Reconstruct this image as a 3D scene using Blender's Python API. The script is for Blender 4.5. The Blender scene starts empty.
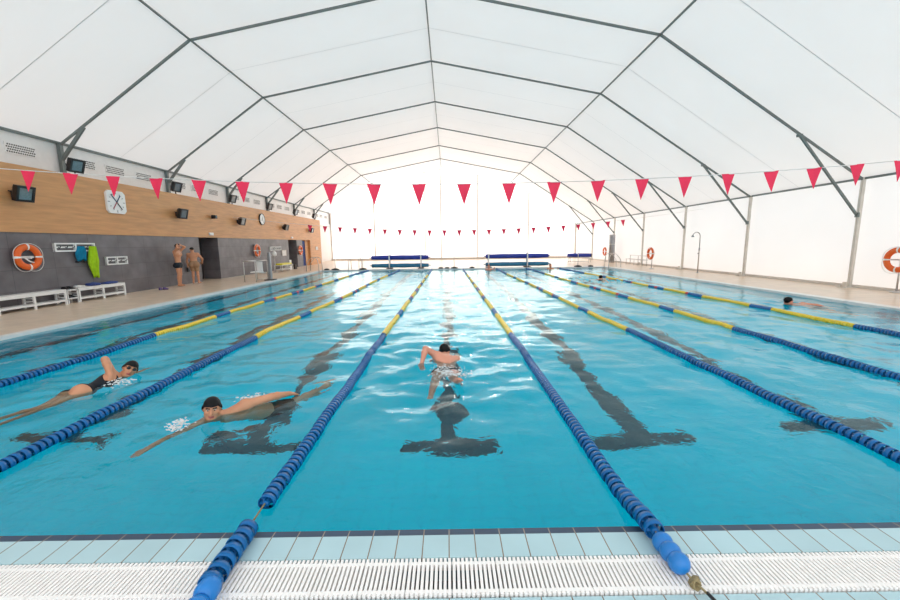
import bpy, math, random
import numpy as np
from mathutils import Vector, Matrix
random.seed(7)
rng = np.random.default_rng(11)
SC = bpy.context.scene
COL = SC.collection
V = Vector
PI = math.pi

# ------------------------------------------------------------------ camera
F_PX, PITCH, YAW, ROLL, EYE = 386.53, 0.1437, 0.0034, 0.0129, 1.7753
cp, sp, cy, sy = math.cos(PITCH), math.sin(PITCH), math.cos(YAW), math.sin(YAW)
fw = V((sy * cp, cy * cp, -sp)); rt = V((cy, -sy, 0)); up = rt.cross(fw)
r2 = rt * math.cos(ROLL) - up * math.sin(ROLL)
u2 = rt * math.sin(ROLL) + up * math.cos(ROLL)
cam = bpy.data.cameras.new('camera'); cam_ob = bpy.data.objects.new('camera', cam); COL.objects.link(cam_ob)
cam.sensor_width = 36.0; cam.lens = F_PX / 900 * 36.0; cam.clip_start = 0.05; cam.clip_end = 300
M4 = Matrix((r2, u2, -fw)).transposed().to_4x4(); M4.translation = V((0, 0, EYE))
cam_ob.matrix_world = M4
SC.camera = cam_ob

# ------------------------------------------------------------------ light: daylight outside the white tent
world = bpy.data.worlds.new('sky'); SC.world = world; world.use_nodes = True
bg = world.node_tree.nodes['Background']; bg.inputs[0].default_value = (0.985, 0.985, 1.0, 1); bg.inputs[1].default_value = 1.65
sun = bpy.data.lights.new('sun', 'SUN'); sun.energy = 15.0; sun.angle = 0.3; sun.color = (1.0, 0.96, 0.91)
sun_ob = bpy.data.objects.new('sun', sun); COL.objects.link(sun_ob)
sun_ob.rotation_euler = V((-0.06, -0.97, -0.20)).to_track_quat('-Z', 'Y').to_euler()
SC.view_settings.view_transform = 'Standard'; SC.view_settings.look = 'None'
SC.view_settings.exposure = 0.27; SC.view_settings.gamma = 1.0; SC.view_settings.use_curve_mapping = False
SC.cycles.max_bounces = 14; SC.cycles.diffuse_bounces = 6; SC.cycles.glossy_bounces = 5
SC.cycles.transmission_bounces = 8; SC.cycles.caustics_reflective = True; SC.cycles.caustics_refractive = True
SC.cycles.sample_clamp_indirect = 6.0

# ------------------------------------------------------------------ materials
def nodes_of(m):
    m.use_nodes = True
    nt = m.node_tree
    return nt, nt.nodes, nt.links
def mat(name, col, rough=0.5, metal=0.0, var=0.06, scale=6.0, bump=0.0, bscale=60.0, spec=0.5, stretch=None):
    m = bpy.data.materials.new(name); nt, N, L = nodes_of(m)
    b = N['Principled BSDF']; b.inputs['Roughness'].default_value = rough; b.inputs['Metallic'].default_value = metal
    b.inputs['Specular IOR Level'].default_value = spec
    tc = N.new('ShaderNodeTexCoord'); mp = N.new('ShaderNodeMapping'); L.new(tc.outputs['Object'], mp.inputs[0])
    if stretch: mp.inputs['Scale'].default_value = stretch
    n = N.new('ShaderNodeTexNoise'); n.inputs['Scale'].default_value = scale; n.inputs['Detail'].default_value = 4
    L.new(mp.outputs[0], n.inputs['Vector'])
    cr = N.new('ShaderNodeValToRGB'); L.new(n.outputs['Fac'], cr.inputs[0])
    cr.color_ramp.elements[0].position = 0.3; cr.color_ramp.elements[1].position = 0.7
    cr.color_ramp.elements[0].color = tuple(max(0, c * (1 - var)) for c in col) + (1,)
    cr.color_ramp.elements[1].color = tuple(min(1, c * (1 + var)) for c in col) + (1,)
    L.new(cr.outputs[0], b.inputs['Base Color'])
    if bump:
        n2 = N.new('ShaderNodeTexNoise'); n2.inputs['Scale'].default_value = bscale
        L.new(mp.outputs[0], n2.inputs['Vector'])
        bp = N.new('ShaderNodeBump'); bp.inputs['Strength'].default_value = bump; bp.inputs['Distance'].default_value = 0.01
        L.new(n2.outputs['Fac'], bp.inputs['Height']); L.new(bp.outputs[0], b.inputs['Normal'])
    return m
def tiled(name, col, grout, size, gap, axes='XY', rough=0.3, var=0.08, off=(0, 0), nscale=3.0, var_tile=0.05, spec=0.5):
    """square tiles with grout lines, in object coordinates"""
    m = bpy.data.materials.new(name); nt, N, L = nodes_of(m)
    b = N['Principled BSDF']; b.inputs['Roughness'].default_value = rough; b.inputs['Specular IOR Level'].default_value = spec
    tc = N.new('ShaderNodeTexCoord'); sx = N.new('ShaderNodeSeparateXYZ'); L.new(tc.outputs['Object'], sx.inputs[0])
    cx = N.new('ShaderNodeCombineXYZ')
    for i, a in enumerate(axes):
        ad = N.new('ShaderNodeMath'); ad.operation = 'ADD'; ad.inputs[1].default_value = off[i] + 100 * size[i]
        L.new(sx.outputs['XYZ'.index(a)], ad.inputs[0]); L.new(ad.outputs[0], cx.inputs[i])
    br = N.new('ShaderNodeTexBrick'); br.offset = 0; br.squash = 1
    br.inputs['Scale'].default_value = 1; br.inputs['Brick Width'].default_value = size[0]; br.inputs['Row Height'].default_value = size[1]
    br.inputs['Mortar Size'].default_value = gap; br.inputs['Mortar Smooth'].default_value = 0.1
    br.inputs['Color1'].default_value = tuple(c * (1 - var_tile) for c in col) + (1,)
    br.inputs['Color2'].default_value = tuple(min(1, c * (1 + var_tile)) for c in col) + (1,)
    br.inputs['Mortar'].default_value = tuple(grout) + (1,)
    L.new(cx.outputs[0], br.inputs['Vector'])
    n = N.new('ShaderNodeTexNoise'); n.inputs['Scale'].default_value = nscale; n.inputs['Detail'].default_value = 5
    L.new(tc.outputs['Object'], n.inputs['Vector'])
    mr = N.new('ShaderNodeMapRange'); mr.inputs[1].default_value = 0.3; mr.inputs[2].default_value = 0.7
    mr.inputs[3].default_value = 1 - var; mr.inputs[4].default_value = 1 + var; L.new(n.outputs['Fac'], mr.inputs[0])
    mx = N.new('ShaderNodeVectorMath'); mx.operation = 'SCALE'
    L.new(br.outputs['Color'], mx.inputs[0]); L.new(mr.outputs[0], mx.inputs['Scale']); L.new(mx.outputs[0], b.inputs['Base Color'])
    return m
def fabric_mat(name, col, trans=0.5):
    m = bpy.data.materials.new(name); nt, N, L = nodes_of(m)
    N.remove(N['Principled BSDF']); out = N['Material Output']
    d = N.new('ShaderNodeBsdfDiffuse'); t = N.new('ShaderNodeBsdfTranslucent'); mx = N.new('ShaderNodeMixShader')
    tc = N.new('ShaderNodeTexCoord'); n = N.new('ShaderNodeTexNoise'); n.inputs['Scale'].default_value = 0.35; n.inputs['Detail'].default_value = 3
    L.new(tc.outputs['Object'], n.inputs['Vector'])
    cr = N.new('ShaderNodeValToRGB'); L.new(n.outputs['Fac'], cr.inputs[0])
    cr.color_ramp.elements[0].color = tuple(c * 0.95 for c in col) + (1,); cr.color_ramp.elements[1].color = tuple(min(1, c * 1.03) for c in col) + (1,)
    for s in (d, t): L.new(cr.outputs[0], s.inputs['Color'])
    mx.inputs[0].default_value = trans
    L.new(d.outputs[0], mx.inputs[1]); L.new(t.outputs[0], mx.inputs[2]); L.new(mx.outputs[0], out.inputs[0])
    return m

M = {}
M['fabric'] = fabric_mat('tent_fabric', (0.80, 0.785, 0.775), 0.23)
M['fabric_wall'] = fabric_mat('tent_wall_fabric', (0.88, 0.865, 0.85), 0.29)
M['seam'] = mat('fabric_seam', (0.6, 0.6, 0.6), 0.7)
M['steel_dark'] = mat('painted_dark_steel', (0.16, 0.19, 0.185), 0.45, 0.2)
M['steel_post'] = mat('galvanised_post', (0.62, 0.58, 0.52), 0.5, 0.1)
M['steel_pale'] = mat('pale_column', (0.62, 0.57, 0.52), 0.6)
M['chrome'] = mat('stainless_steel', (0.55, 0.54, 0.53), 0.28, 0.9)
M['steel_grey'] = mat('grey_sheet_steel', (0.33, 0.34, 0.36), 0.35, 0.6)
M['white'] = mat('white_paint', (0.80, 0.80, 0.79), 0.4, var=0.03)
M['white_plastic'] = mat('white_plastic', (0.78, 0.78, 0.77), 0.35, var=0.04)
M['black'] = mat('black_housing', (0.012, 0.012, 0.014), 0.4)
M['black_rubber'] = mat('black_rubber', (0.03, 0.026, 0.024), 0.7)
M['glass'] = mat('lamp_glass', (0.28, 0.31, 0.33), 0.08, 0.5, var=0.15, scale=20)
M['wood'] = mat('wood_panel', (0.58, 0.285, 0.115), 0.5, var=0.12, scale=5.0, stretch=(1, 0.25, 2.5))
M['slate'] = tiled('slate_panel', (0.135, 0.124, 0.134), (0.075, 0.07, 0.073), (1.2, 0.6), 0.006, 'YZ', 0.45, 0.22, (0, 0.0), 2.2, 0.08)
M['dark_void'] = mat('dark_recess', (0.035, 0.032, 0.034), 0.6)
M['deck'] = tiled('deck_tile', (0.68, 0.54, 0.41), (0.57, 0.46, 0.35), (0.3, 0.3), 0.004, 'XY', 0.28, 0.08)
M['coping'] = mat('white_coping', (0.76, 0.76, 0.74), 0.35, var=0.05)
M['edge_tile'] = tiled('edge_tile', (0.43, 0.62, 0.67), (0.24, 0.18, 0.13), (0.155, 10.0), 0.0035, 'XY', 0.25, 0.06, (0.017, 5.0), 2.0, 0.03)
M['edge_dark'] = tiled('edge_dark_tile', (0.028, 0.060, 0.11), (0.32, 0.26, 0.2), (0.155, 10.0), 0.0033, 'XY', 0.45, 0.1, (0.017, 5.0), 4.0, 0.03)
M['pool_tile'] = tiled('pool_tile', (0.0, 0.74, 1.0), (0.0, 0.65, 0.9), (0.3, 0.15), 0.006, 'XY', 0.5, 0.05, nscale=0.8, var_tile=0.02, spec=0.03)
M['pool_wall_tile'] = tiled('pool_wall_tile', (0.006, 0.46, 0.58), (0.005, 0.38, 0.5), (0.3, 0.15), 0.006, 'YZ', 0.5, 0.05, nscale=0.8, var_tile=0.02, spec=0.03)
M['pool_dark'] = tiled('pool_dark_tile', (0.02, 0.085, 0.12), (0.03, 0.11, 0.15), (0.3, 0.15), 0.008, 'XY', 0.5, 0.1, spec=0.03)
M['grate'] = mat('grate_plastic', (0.93, 0.91, 0.89), 0.4, var=0.03)
M['gutter'] = mat('gutter_dark', (0.12, 0.125, 0.13), 0.6)
M['rope_blue'] = mat('float_blue', (0.001, 0.125, 0.37), 0.3, var=0.1, spec=0.35)
M['rope_yellow'] = mat('float_yellow', (0.80, 0.60, 0.03), 0.3, var=0.05)
M['rope_red'] = mat('float_red', (0.62, 0.05, 0.05), 0.3)
M['ball_blue'] = mat('end_float_blue', (0.010, 0.19, 0.56), 0.35, var=0.08)
M['cord'] = mat('tan_cord', (0.30, 0.24, 0.12), 0.7, bump=0.4, bscale=200)
M['cord_white'] = mat('white_cord', (0.72, 0.70, 0.68), 0.7)
M['flag'] = mat('red_pennant', (0.85, 0.02, 0.085), 0.6, var=0.06)
M['orange'] = mat('buoy_orange', (0.78, 0.125, 0.012), 0.45, var=0.06)
M['reel_blue'] = mat('cover_roll_blue', (0.012, 0.035, 0.33), 0.4, var=0.1)
M['reel_teal'] = mat('cover_roll_teal', (0.01, 0.17, 0.32), 0.4, var=0.1)
M['yellow'] = mat('yellow_plastic', (0.72, 0.64, 0.03), 0.4)
M['blue_door'] = mat('blue_door_paint', (0.006, 0.030, 0.16), 0.6, spec=0.2)
M['towel_green'] = mat('green_terry', (0.36, 0.60, 0.01), 0.95, var=0.15, bump=0.6, bscale=90)
M['towel_blue'] = mat('blue_terry', (0.0, 0.20, 0.36), 0.95, var=0.15, bump=0.6, bscale=90)
M['bag_blue'] = mat('blue_nylon', (0.02, 0.05, 0.22), 0.6, var=0.15)
M['purple'] = mat('purple_rubber', (0.09, 0.05, 0.19), 0.5)
M['skin'] = mat('skin', (0.60, 0.275, 0.15), 0.45, var=0.07, scale=4)
M['skin_pink'] = mat('skin_pink', (0.68, 0.30, 0.20), 0.45, var=0.07, scale=4)
M['lip'] = mat('lips', (0.46, 0.12, 0.10), 0.4)
M['brow'] = mat('dark_hair', (0.02, 0.014, 0.011), 0.7, bump=0.5, bscale=140)
M['cap'] = mat('black_swim_cap', (0.006, 0.006, 0.007), 0.5, spec=0.2)
M['suit'] = mat('dark_swimsuit', (0.010, 0.013, 0.020), 0.6, spec=0.25)
M['shorts'] = mat('tan_swim_shorts', (0.36, 0.21, 0.115), 0.8, var=0.12)
M['eye'] = mat('eye_white', (0.7, 0.66, 0.62), 0.2)
M['iris'] = mat('iris_dark', (0.02, 0.014, 0.01), 0.15)
M['goggle'] = mat('goggle_lens', (0.012, 0.012, 0.016), 0.06)
M['foam'] = mat('foam', (0.88, 0.91, 0.92), 0.3, var=0.03)
M['paper'] = mat('white_notice', (0.74, 0.73, 0.71), 0.6, var=0.12, scale=9)
M['hand_blue'] = mat('clock_hand_blue', (0.01, 0.06, 0.14), 0.5)
M['hand_red'] = mat('clock_hand_red', (0.30, 0.02, 0.05), 0.5)

# water: real refraction and Fresnel reflection
m = bpy.data.materials.new('pool_water_surface'); M['water'] = m; nt, N, L = nodes_of(m)
N.remove(N['Principled BSDF'])
g = N.new('ShaderNodeBsdfGlass'); g.inputs['IOR'].default_value = 1.333; g.inputs['Roughness'].default_value = 0.0
g.inputs['Color'].default_value = (0.84, 0.99, 1.0, 1)
tc = N.new('ShaderNodeTexCoord'); n = N.new('ShaderNodeTexNoise'); n.inputs['Scale'].default_value = 6.5; n.inputs['Detail'].default_value = 3
n.inputs['Distortion'].default_value = 0.6
L.new(tc.outputs['Object'], n.inputs['Vector'])
bp = N.new('ShaderNodeBump'); bp.inputs['Strength'].default_value = 0.26; bp.inputs['Distance'].default_value = 0.03
L.new(n.outputs['Fac'], bp.inputs['Height']); L.new(bp.outputs[0], g.inputs['Normal']); L.new(g.outputs[0], N['Material Output'].inputs[0])

# ------------------------------------------------------------------ mesh helpers
class MB:
    def __init__(s): s.v = []; s.f = []; s.mi = []; s.sm = []
    def add(s, vs, fs, mi=0, sm=False):
        o = len(s.v); s.v.extend([tuple(p) for p in vs])
        for f in fs: s.f.append(tuple(i + o for i in f)); s.mi.append(mi); s.sm.append(sm)
    def box(s, a, b, mi=0):
        x0, y0, z0 = a; x1, y1, z1 = b
        s.add([(x0, y0, z0), (x1, y0, z0), (x1, y1, z0), (x0, y1, z0), (x0, y0, z1), (x1, y0, z1), (x1, y1, z1), (x0, y1, z1)],
              [(0, 3, 2, 1), (4, 5, 6, 7), (0, 1, 5, 4), (1, 2, 6, 5), (2, 3, 7, 6), (3, 0, 4, 7)], mi)
    def cbox(s, c, size, mi=0, rot=None, ch=0.0):
        """box, optionally with chamfered vertical edges and a rotation matrix"""
        hx, hy, hz = [q / 2 for q in size]
        if ch:
            pr = [(-hx + ch, -hy), (hx - ch, -hy), (hx, -hy + ch), (hx, hy - ch), (hx - ch, hy), (-hx + ch, hy), (-hx, hy - ch), (-hx, -hy + ch)]
        else: pr = [(-hx, -hy), (hx, -hy), (hx, hy), (-hx, hy)]
        n = len(pr); vs = [V((x, y, -hz)) for x, y in pr] + [V((x, y, hz)) for x, y in pr]
        if rot: vs = [rot @ p for p in vs]
        vs = [p + V(c) for p in vs]
        s.add(vs, [tuple(range(n - 1, -1, -1)), tuple(range(n, 2 * n))] + [(i, (i + 1) % n, n + (i + 1) % n, n + i) for i in range(n)], mi)
    def beam(s, p, q, w, h, mi=0, upv=(0, 0, 1)):
        p, q = V(p), V(q); d = (q - p).normalized(); u = V(upv)
        if abs(d.dot(u)) > 0.98: u = V((0, 1, 0))
        r = d.cross(u).normalized(); u = r.cross(d)
        vs = []
        for e in (p, q): vs += [e + r * a * w / 2 + u * b * h / 2 for a, b in ((-1, -1), (1, -1), (1, 1), (-1, 1))]
        s.add(vs, [(0, 1, 2, 3), (7, 6, 5, 4), (0, 4, 5, 1), (1, 5, 6, 2), (2, 6, 7, 3), (3, 7, 4, 0)], mi)
    def tube(s, pts, r, n=8, mi=0, closed=False, caps=True):
        pts = [V(p) for p in pts]; k = len(pts); rs = r if isinstance(r, (list, tuple)) else [r] * k
        rings = []; prev = None
        for i, p in enumerate(pts):
            if closed: d = pts[(i + 1) % k] - pts[i - 1]
            else: d = pts[min(i + 1, k - 1)] - pts[max(i - 1, 0)]
            d.normalize()
            if prev is None:
                a = V((0, 0, 1)) if abs(d.z) < 0.9 else V((1, 0, 0)); a = (a - d * a.dot(d)).normalized()
            else: a = (prev - d * prev.dot(d)).normalized()
            prev = a; b = d.cross(a)
            rings.append([p + (a * math.cos(2 * PI * j / n) + b * math.sin(2 * PI * j / n)) * rs[i] for j in range(n)])
        vs = [q for ring in rings for q in ring]; fs = []
        for i in range(k if closed else k - 1):
            i2 = (i + 1) % k
            for j in range(n): fs.append((i * n + j, i * n + (j + 1) % n, i2 * n + (j + 1) % n, i2 * n + j))
        if caps and not closed:
            fs.append(tuple(range(n - 1, -1, -1))); fs.append(tuple((k - 1) * n + j for j in range(n)))
        s.add(vs, fs, mi, True)
    def lathe(s, prof, o=(0, 0, 0), axis='Z', n=20, mi=0, closed=False, rot=None, sm=True):
        vs = []; k = len(prof)
        for r, h in prof:
            for j in range(n):
                c, d = r * math.cos(2 * PI * j / n), r * math.sin(2 * PI * j / n)
                p = V((c, d, h)) if axis == 'Z' else (V((h, c, d)) if axis == 'X' else V((d, h, c)))
                if rot: p = rot @ p
                vs.append(p + V(o))
        fs = []
        for i in range(k if closed else k - 1):
            i2 = (i + 1) % k
            for j in range(n): fs.append((i * n + j, i * n + (j + 1) % n, i2 * n + (j + 1) % n, i2 * n + j))
        if not closed:
            if prof[0][0] > 1e-6: fs.append(tuple(range(n - 1, -1, -1)))
            if prof[-1][0] > 1e-6: fs.append(tuple((k - 1) * n + j for j in range(n)))
        s.add(vs, fs, mi, sm)
    def sphere(s, c, r, n=12, mi=0, sc=(1, 1, 1), rot=None):
        vs = []; m2 = n // 2
        for i in range(m2 + 1):
            t = PI * i / m2
            for j in range(n):
                p = V((math.sin(t) * math.cos(2 * PI * j / n) * sc[0], math.sin(t) * math.sin(2 * PI * j / n) * sc[1], math.cos(t) * sc[2])) * r
                if rot: p = rot @ p
                vs.append(p + V(c))
        fs = [(i * n + j, (i + 1) * n + j, (i + 1) * n + (j + 1) % n, i * n + (j + 1) % n) for i in range(m2) for j in range(n)]
        s.add(vs, fs, mi, True)
    def build(s, name, mats, parent=None, loc=None):
        me = bpy.data.meshes.new(name); me.from_pydata(s.v, [], s.f)
        for q in (mats if isinstance(mats, (list, tuple)) else [mats]): me.materials.append(M[q])
        me.polygons.foreach_set('material_index', s.mi); me.polygons.foreach_set('use_smooth', s.sm); me.update()
        o = bpy.data.objects.new(name, me); COL.objects.link(o)
        if loc: o.location = loc
        if parent: o.parent = parent
        return o
def tag(o, label, cat, group=None, kind=None):
    o['label'] = label; o['category'] = cat
    if group: o['group'] = group
    if kind: o['kind'] = kind
    return o
def thing(name, label, cat, loc=(0, 0, 0), rz=0.0, group=None, kind=None):
    o = bpy.data.objects.new(name, None); COL.objects.link(o); o.location = loc; o.rotation_euler = (0, 0, rz); o.empty_display_size = 0.1
    return tag(o, label, cat, group, kind)
def struct(o, label=None):
    o['kind'] = 'structure'
    if label: o['label'] = label
    return o
def link_copy(src, parent, loc=None, rot=None):
    c = src.copy(); COL.objects.link(c); c.parent = parent
    if loc is not None: c.location = loc
    if rot is not None: c.rotation_euler = rot
    return c

# ------------------------------------------------------------------ the setting
NE, FE = 2.1926, 27.25            # near and far pool edges
PL, PR = -8.85, 11.0              # left and right pool edges
DZ = 0.06                         # deck height over the water
DEPTH = 1.6
WL = -12.1                        # face of the changing-room building
TEN = [(-13.1, 5.35), (-8.30, 8.56), (-0.636, 10.02), (7.03, 8.56), (14.42, 3.85)]   # tent section
AY = [13.68 + 5 * k for k in range(7)]
YB, YF = AY[-1], -7.0
LANES = [-7.4, -4.83, -2.5, -0.02, 2.42, 4.86, 7.0, 9.6]

# deck
b = MB()
b.box((-14, YF, -0.6), (15.2, 1.72, 0.0), 1)                                   # blue tiles behind the grate
CW = 0.34; CL = 0.19
for x0, x1, y0, y1 in ((PR + CW, 15.2, 1.72, YB + 0.3), (PL - CL, PR + CW, FE + CW, YB + 0.3)): b.box((x0, y0, -0.6), (x1, y1, DZ), 0)
x0, x1, y0, y1 = -14.0, PL - CL, 1.72, YB + 0.3
b.add([(x0, y0, 0.13), (x1, y0, DZ), (x1, y1, DZ), (x0, y1, 0.13), (x0, y0, -0.6), (x1, y0, -0.6), (x1, y1, -0.6), (x0, y1, -0.6)],
      [(0, 1, 2, 3), (0, 4, 5, 1), (1, 5, 6, 2), (2, 6, 7, 3), (3, 7, 4, 0)], 0)
struct(b.build('floor', ['deck', 'edge_tile']), 'beige tiled pool deck')
b = MB()
def rim(x0, y0, x1, y1): b.box((x0, y0, -0.015), (x1, y1, DZ + 0.012))
rim(PL - CL, 1.96, PL, FE + CW); rim(PR, 1.96, PR + CW, FE + CW); rim(PL, FE, PR, FE + CW)
struct(b.build('trim_1', 'coping'), 'white coping round the pool')
b = MB(); b.box((PL - CW, 1.967, -0.5), (PR + CW, 2.138, 0.012), 0)
b.add([(PL, 2.138, 0.012), (PR, 2.138, 0.012), (PR, NE, 0.007), (PL, NE, 0.007), (PL, 2.138, -0.5), (PR, 2.138, -0.5), (PR, NE, -0.5), (PL, NE, -0.5)],
      [(0, 1, 2, 3), (3, 2, 6, 7), (0, 3, 7, 4), (1, 5, 6, 2)], 1)
struct(b.build('trim_2', ['edge_tile', 'edge_dark']), 'pale blue and dark tiled near edge of the pool')
b = MB(); b.box((PL - CW, 1.72, -0.5), (PR + CW, 1.967, -0.14)); struct(b.build('trim_3', 'gutter'), 'dark gutter under the grate')
# basin: floor with lane marks, four walls
b = MB(); zf = -DEPTH
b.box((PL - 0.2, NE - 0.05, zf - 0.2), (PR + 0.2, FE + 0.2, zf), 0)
def mark(x0, y0, x1, y1): b.box((x0, y0, zf - 0.01), (x1, y1, zf + 0.004), 2)
for x in LANES:
    mark(x - 0.14, NE + 2.5, x + 0.14, FE - 2.5)
    mark(x - 0.62, NE + 2.26, x + 0.6, NE + 2.5); mark(x - 0.62, FE - 2.5, x + 0.62, FE - 2.22)
b.box((PL, NE, zf), (PL + 0.14, FE, zf + 0.006), 2); b.box((PL - 0.01, NE, zf), (PL + 0.004, FE, zf + 0.12), 2)
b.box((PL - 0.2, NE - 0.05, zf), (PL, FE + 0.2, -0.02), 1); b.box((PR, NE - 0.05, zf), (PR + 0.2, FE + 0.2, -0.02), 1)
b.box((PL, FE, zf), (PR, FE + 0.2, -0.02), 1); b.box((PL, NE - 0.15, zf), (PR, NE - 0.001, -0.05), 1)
struct(b.build('pool_basin', ['pool_tile', 'pool_wall_tile', 'pool_dark']), 'blue tiled pool basin with dark lane lines')

# tent skin
b = MB()
for (xa, za), (xb, zb) in zip(TEN[:-1], TEN[1:]):
    b.add([(xa, YF, za), (xb, YF, zb), (xb, YB, zb), (xa, YB, za)], [(0, 1, 2, 3)], 0)
for k in range(-3, 6):                                                           # welded seams half way between arches
    y = 13.68 + 5 * k + 2.5
    for (xa, za), (xb, zb) in zip(TEN[:-1], TEN[1:]):
        nx, nz = -(zb - za), (xb - xa); l = math.hypot(nx, nz); nx, nz = -nx / l * 0.02, -nz / l * 0.02
        b.add([(xa + nx, y - 0.012, za + nz), (xb + nx, y - 0.012, zb + nz), (xb + nx, y + 0.012, zb + nz), (xa + nx, y + 0.012, za + nz)], [(0, 3, 2, 1)], 1)
struct(b.build('ceiling', ['fabric', 'seam']), 'white fabric roof of the tent')
b = MB(); x, z = TEN[-1]
b.add([(x + 0.13, YF, 0), (x + 0.13, YB, 0), (x + 0.13, YB, z + 0.0), (x + 0.13, YF, z)], [(0, 1, 2, 3)])
b.add([(x, YF, z), (x, YB, z), (x + 0.13, YB, z), (x + 0.13, YF, z)], [(0, 1, 2, 3)])
struct(b.build('wall_right', 'fabric_wall'), 'white fabric side wall')
def gable(name, y):
    b = MB(); b.add([(TEN[0][0], y, 0)] + [(px, y, pz) for px, pz in TEN] + [(TEN[-1][0] + 0.13, y, TEN[-1][1]), (TEN[-1][0] + 0.13, y, 0)], [(0, 1, 2, 3, 4, 5, 6, 7)])
    return struct(b.build(name, 'fabric_wall'), 'white fabric end wall')
gable('wall_back', YB + 0.12)
b = MB()
b.box((-13.2, YF, 3.9), (-13.1, YB + 0.12, 5.35), 0)                            # white strip above the building
struct(b.build('wall_left', ['white']), 'white strip under the left eave')
b = MB(); b.box((-13.2, 37.2, 0), (-13.1, YB + 0.12, 3.9)); struct(b.build('wall_left_end', 'fabric_wall'), 'white fabric wall past the building')
b = MB()
b.box((14.40, YF, DZ), (14.54, YB, DZ + 0.10)); b.box((-13.1, YB - 0.02, DZ), (14.5, YB + 0.10, DZ + 0.24))
struct(b.build('baseboard_right', 'steel_pale'), 'pale skirting along the tent wall')

# changing-room building along the left side
b = MB(); TOP, MID = 4.14, 2.26
D = [(19.05, 20.62), (29.66, 31.3), (32.5, 34.3)]; Y0, Y1 = YF, 37.2
ys = [Y0] + [q for d in D for q in d]
b.box((WL - 0.9, Y0, MID), (WL + 0.03, Y1, TOP), 1)                             # wood upper band
segs = [(Y0, D[0][0]), (D[0][1], D[1][0]), (D[1][1], D[2][0])]
for a, c in segs: b.box((WL - 0.2, a, 0.0), (WL, c, MID), 0)
b.box((WL - 0.2, D[2][1], 0.0), (WL + 0.03, Y1, MID), 1)
b.box((WL - 0.9, Y1 - 0.2, 0.0), (WL - 0.2, Y1, MID), 1)
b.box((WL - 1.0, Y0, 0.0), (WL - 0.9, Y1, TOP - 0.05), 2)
for i, (a, c) in enumerate(D):
    s_ = 0 if i != 2 else 1
    b.box((WL - 0.9, a - 0.1, 0), (WL - 0.2, a, MID), s_); b.box((WL - 0.9, c, 0), (WL - 0.2, c + 0.1, MID), s_)
struct(b.build('wall_building', ['slate', 'wood', 'dark_void']), 'slate and wood clad building wall')
b = MB(); b.box((WL - 0.25, D[2][0] + 0.02, 0.1), (WL - 0.18, D[2][0] + 1.05, 2.2)); dr = struct(b.build('door_1', 'blue_door'), 'blue door at the far end of the building')
b = MB(); b.tube([(WL - 0.16, 33.4, 1.1), (WL - 0.1, 33.4, 1.1), (WL - 0.1, 33.28, 1.1)], 0.014); b.build('door_handle', 'chrome', dr)
b = MB(); b.box((WL - 0.25, D[2][0] + 1.05, 0.1), (WL - 0.15, D[2][1], 2.26)); struct(b.build('trim_4', 'wood'), 'wooden reveal beside the blue door')

# ------------------------------------------------------------------ pool water with ripples
def ripple(X, Y, waves):
    Z = np.zeros_like(X)
    for kx, ky, ph, a in waves: Z += a * np.sin(kx * X + ky * Y + ph)
    return Z
waves = []
for lam in (1.9, 1.5, 1.2, 1.0, 0.85, 0.7, 0.6, 0.5, 0.42, 0.35, 0.3):
    for j in range(4):
        th = rng.uniform(0, 2 * PI); k_ = 2 * PI / lam
        waves.append((k_ * math.cos(th), k_ * math.sin(th), rng.uniform(0, 2 * PI), 0.0085 * lam / (2 * PI) * 1.6))
xs = np.linspace(PL, PR, 360)
yy = [NE - 0.003]; d = 0.035
while yy[-1] < FE: yy.append(yy[-1] + d); d = min(0.12, d * 1.006)
yy[-1] = FE; yv = np.array(yy)
X, Y = np.meshgrid(xs, yv)
WAKES = [(-2.4, 4.3, 0.9, 0.016), (-0.1, 5.5, 1.3, 0.020), (-4.7, 5.0, 0.8, 0.014), (9.6, 10.6, 0.9, 0.015), (7.2, 18.5, 1.5, 0.042)]
amp = np.interp(X, [PL, -6.0], [0.25, 1.0]) * np.clip((Y - NE) / 2.2, 0.10, 1.1) * np.interp(Y, [8, 16], [1.0, 0.5])
Z = ripple(X, Y, waves) * amp
for wx, wy, s, a in WAKES:
    rr = np.hypot(X - wx, (Y - wy) * 0.75)
    wv = []
    for lam in (0.75, 0.55, 0.45, 0.36, 0.28, 0.22):
        for j in range(3): th = rng.uniform(0, 2 * PI); wv.append((2 * PI / lam * math.cos(th), 2 * PI / lam * math.sin(th), rng.uniform(0, 6.28), lam * 0.55))
    Z += a * np.exp(-(rr / s) ** 2) * ripple(X, Y, wv)
# bow wave thrown out ahead of the middle swimmer
rr = np.hypot(X + 0.1, Y - 5.6); Z += 0.028 * np.exp(-((rr - 1.25) / 0.2) ** 2) * np.clip((Y - 5.3) * 1.5, 0, 1)
def water_z(x, y):
    i = int(np.clip(np.searchsorted(yv, y), 0, len(yv) - 1)); j = int(np.clip(np.searchsorted(xs, x), 0, len(xs) - 1)); return float(Z[i, j])
nx_ = len(xs); ny_ = len(yv)
idx = np.arange(nx_ * ny_).reshape(ny_, nx_)
F = np.stack([idx[:-1, :-1], idx[:-1, 1:], idx[1:, 1:], idx[1:, :-1]], -1).reshape(-1, 4)
me = bpy.data.meshes.new('pool_water'); me.from_pydata(np.stack([X.ravel(), Y.ravel(), Z.ravel()], 1).tolist(), [], F.tolist())
me.polygons.foreach_set('use_smooth', [True] * len(me.polygons)); me.materials.append(M['water'])
wo = bpy.data.objects.new('pool_water', me); COL.objects.link(wo)
tag(wo, 'turquoise rippled water filling the swimming pool', 'water', kind='stuff')

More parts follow.
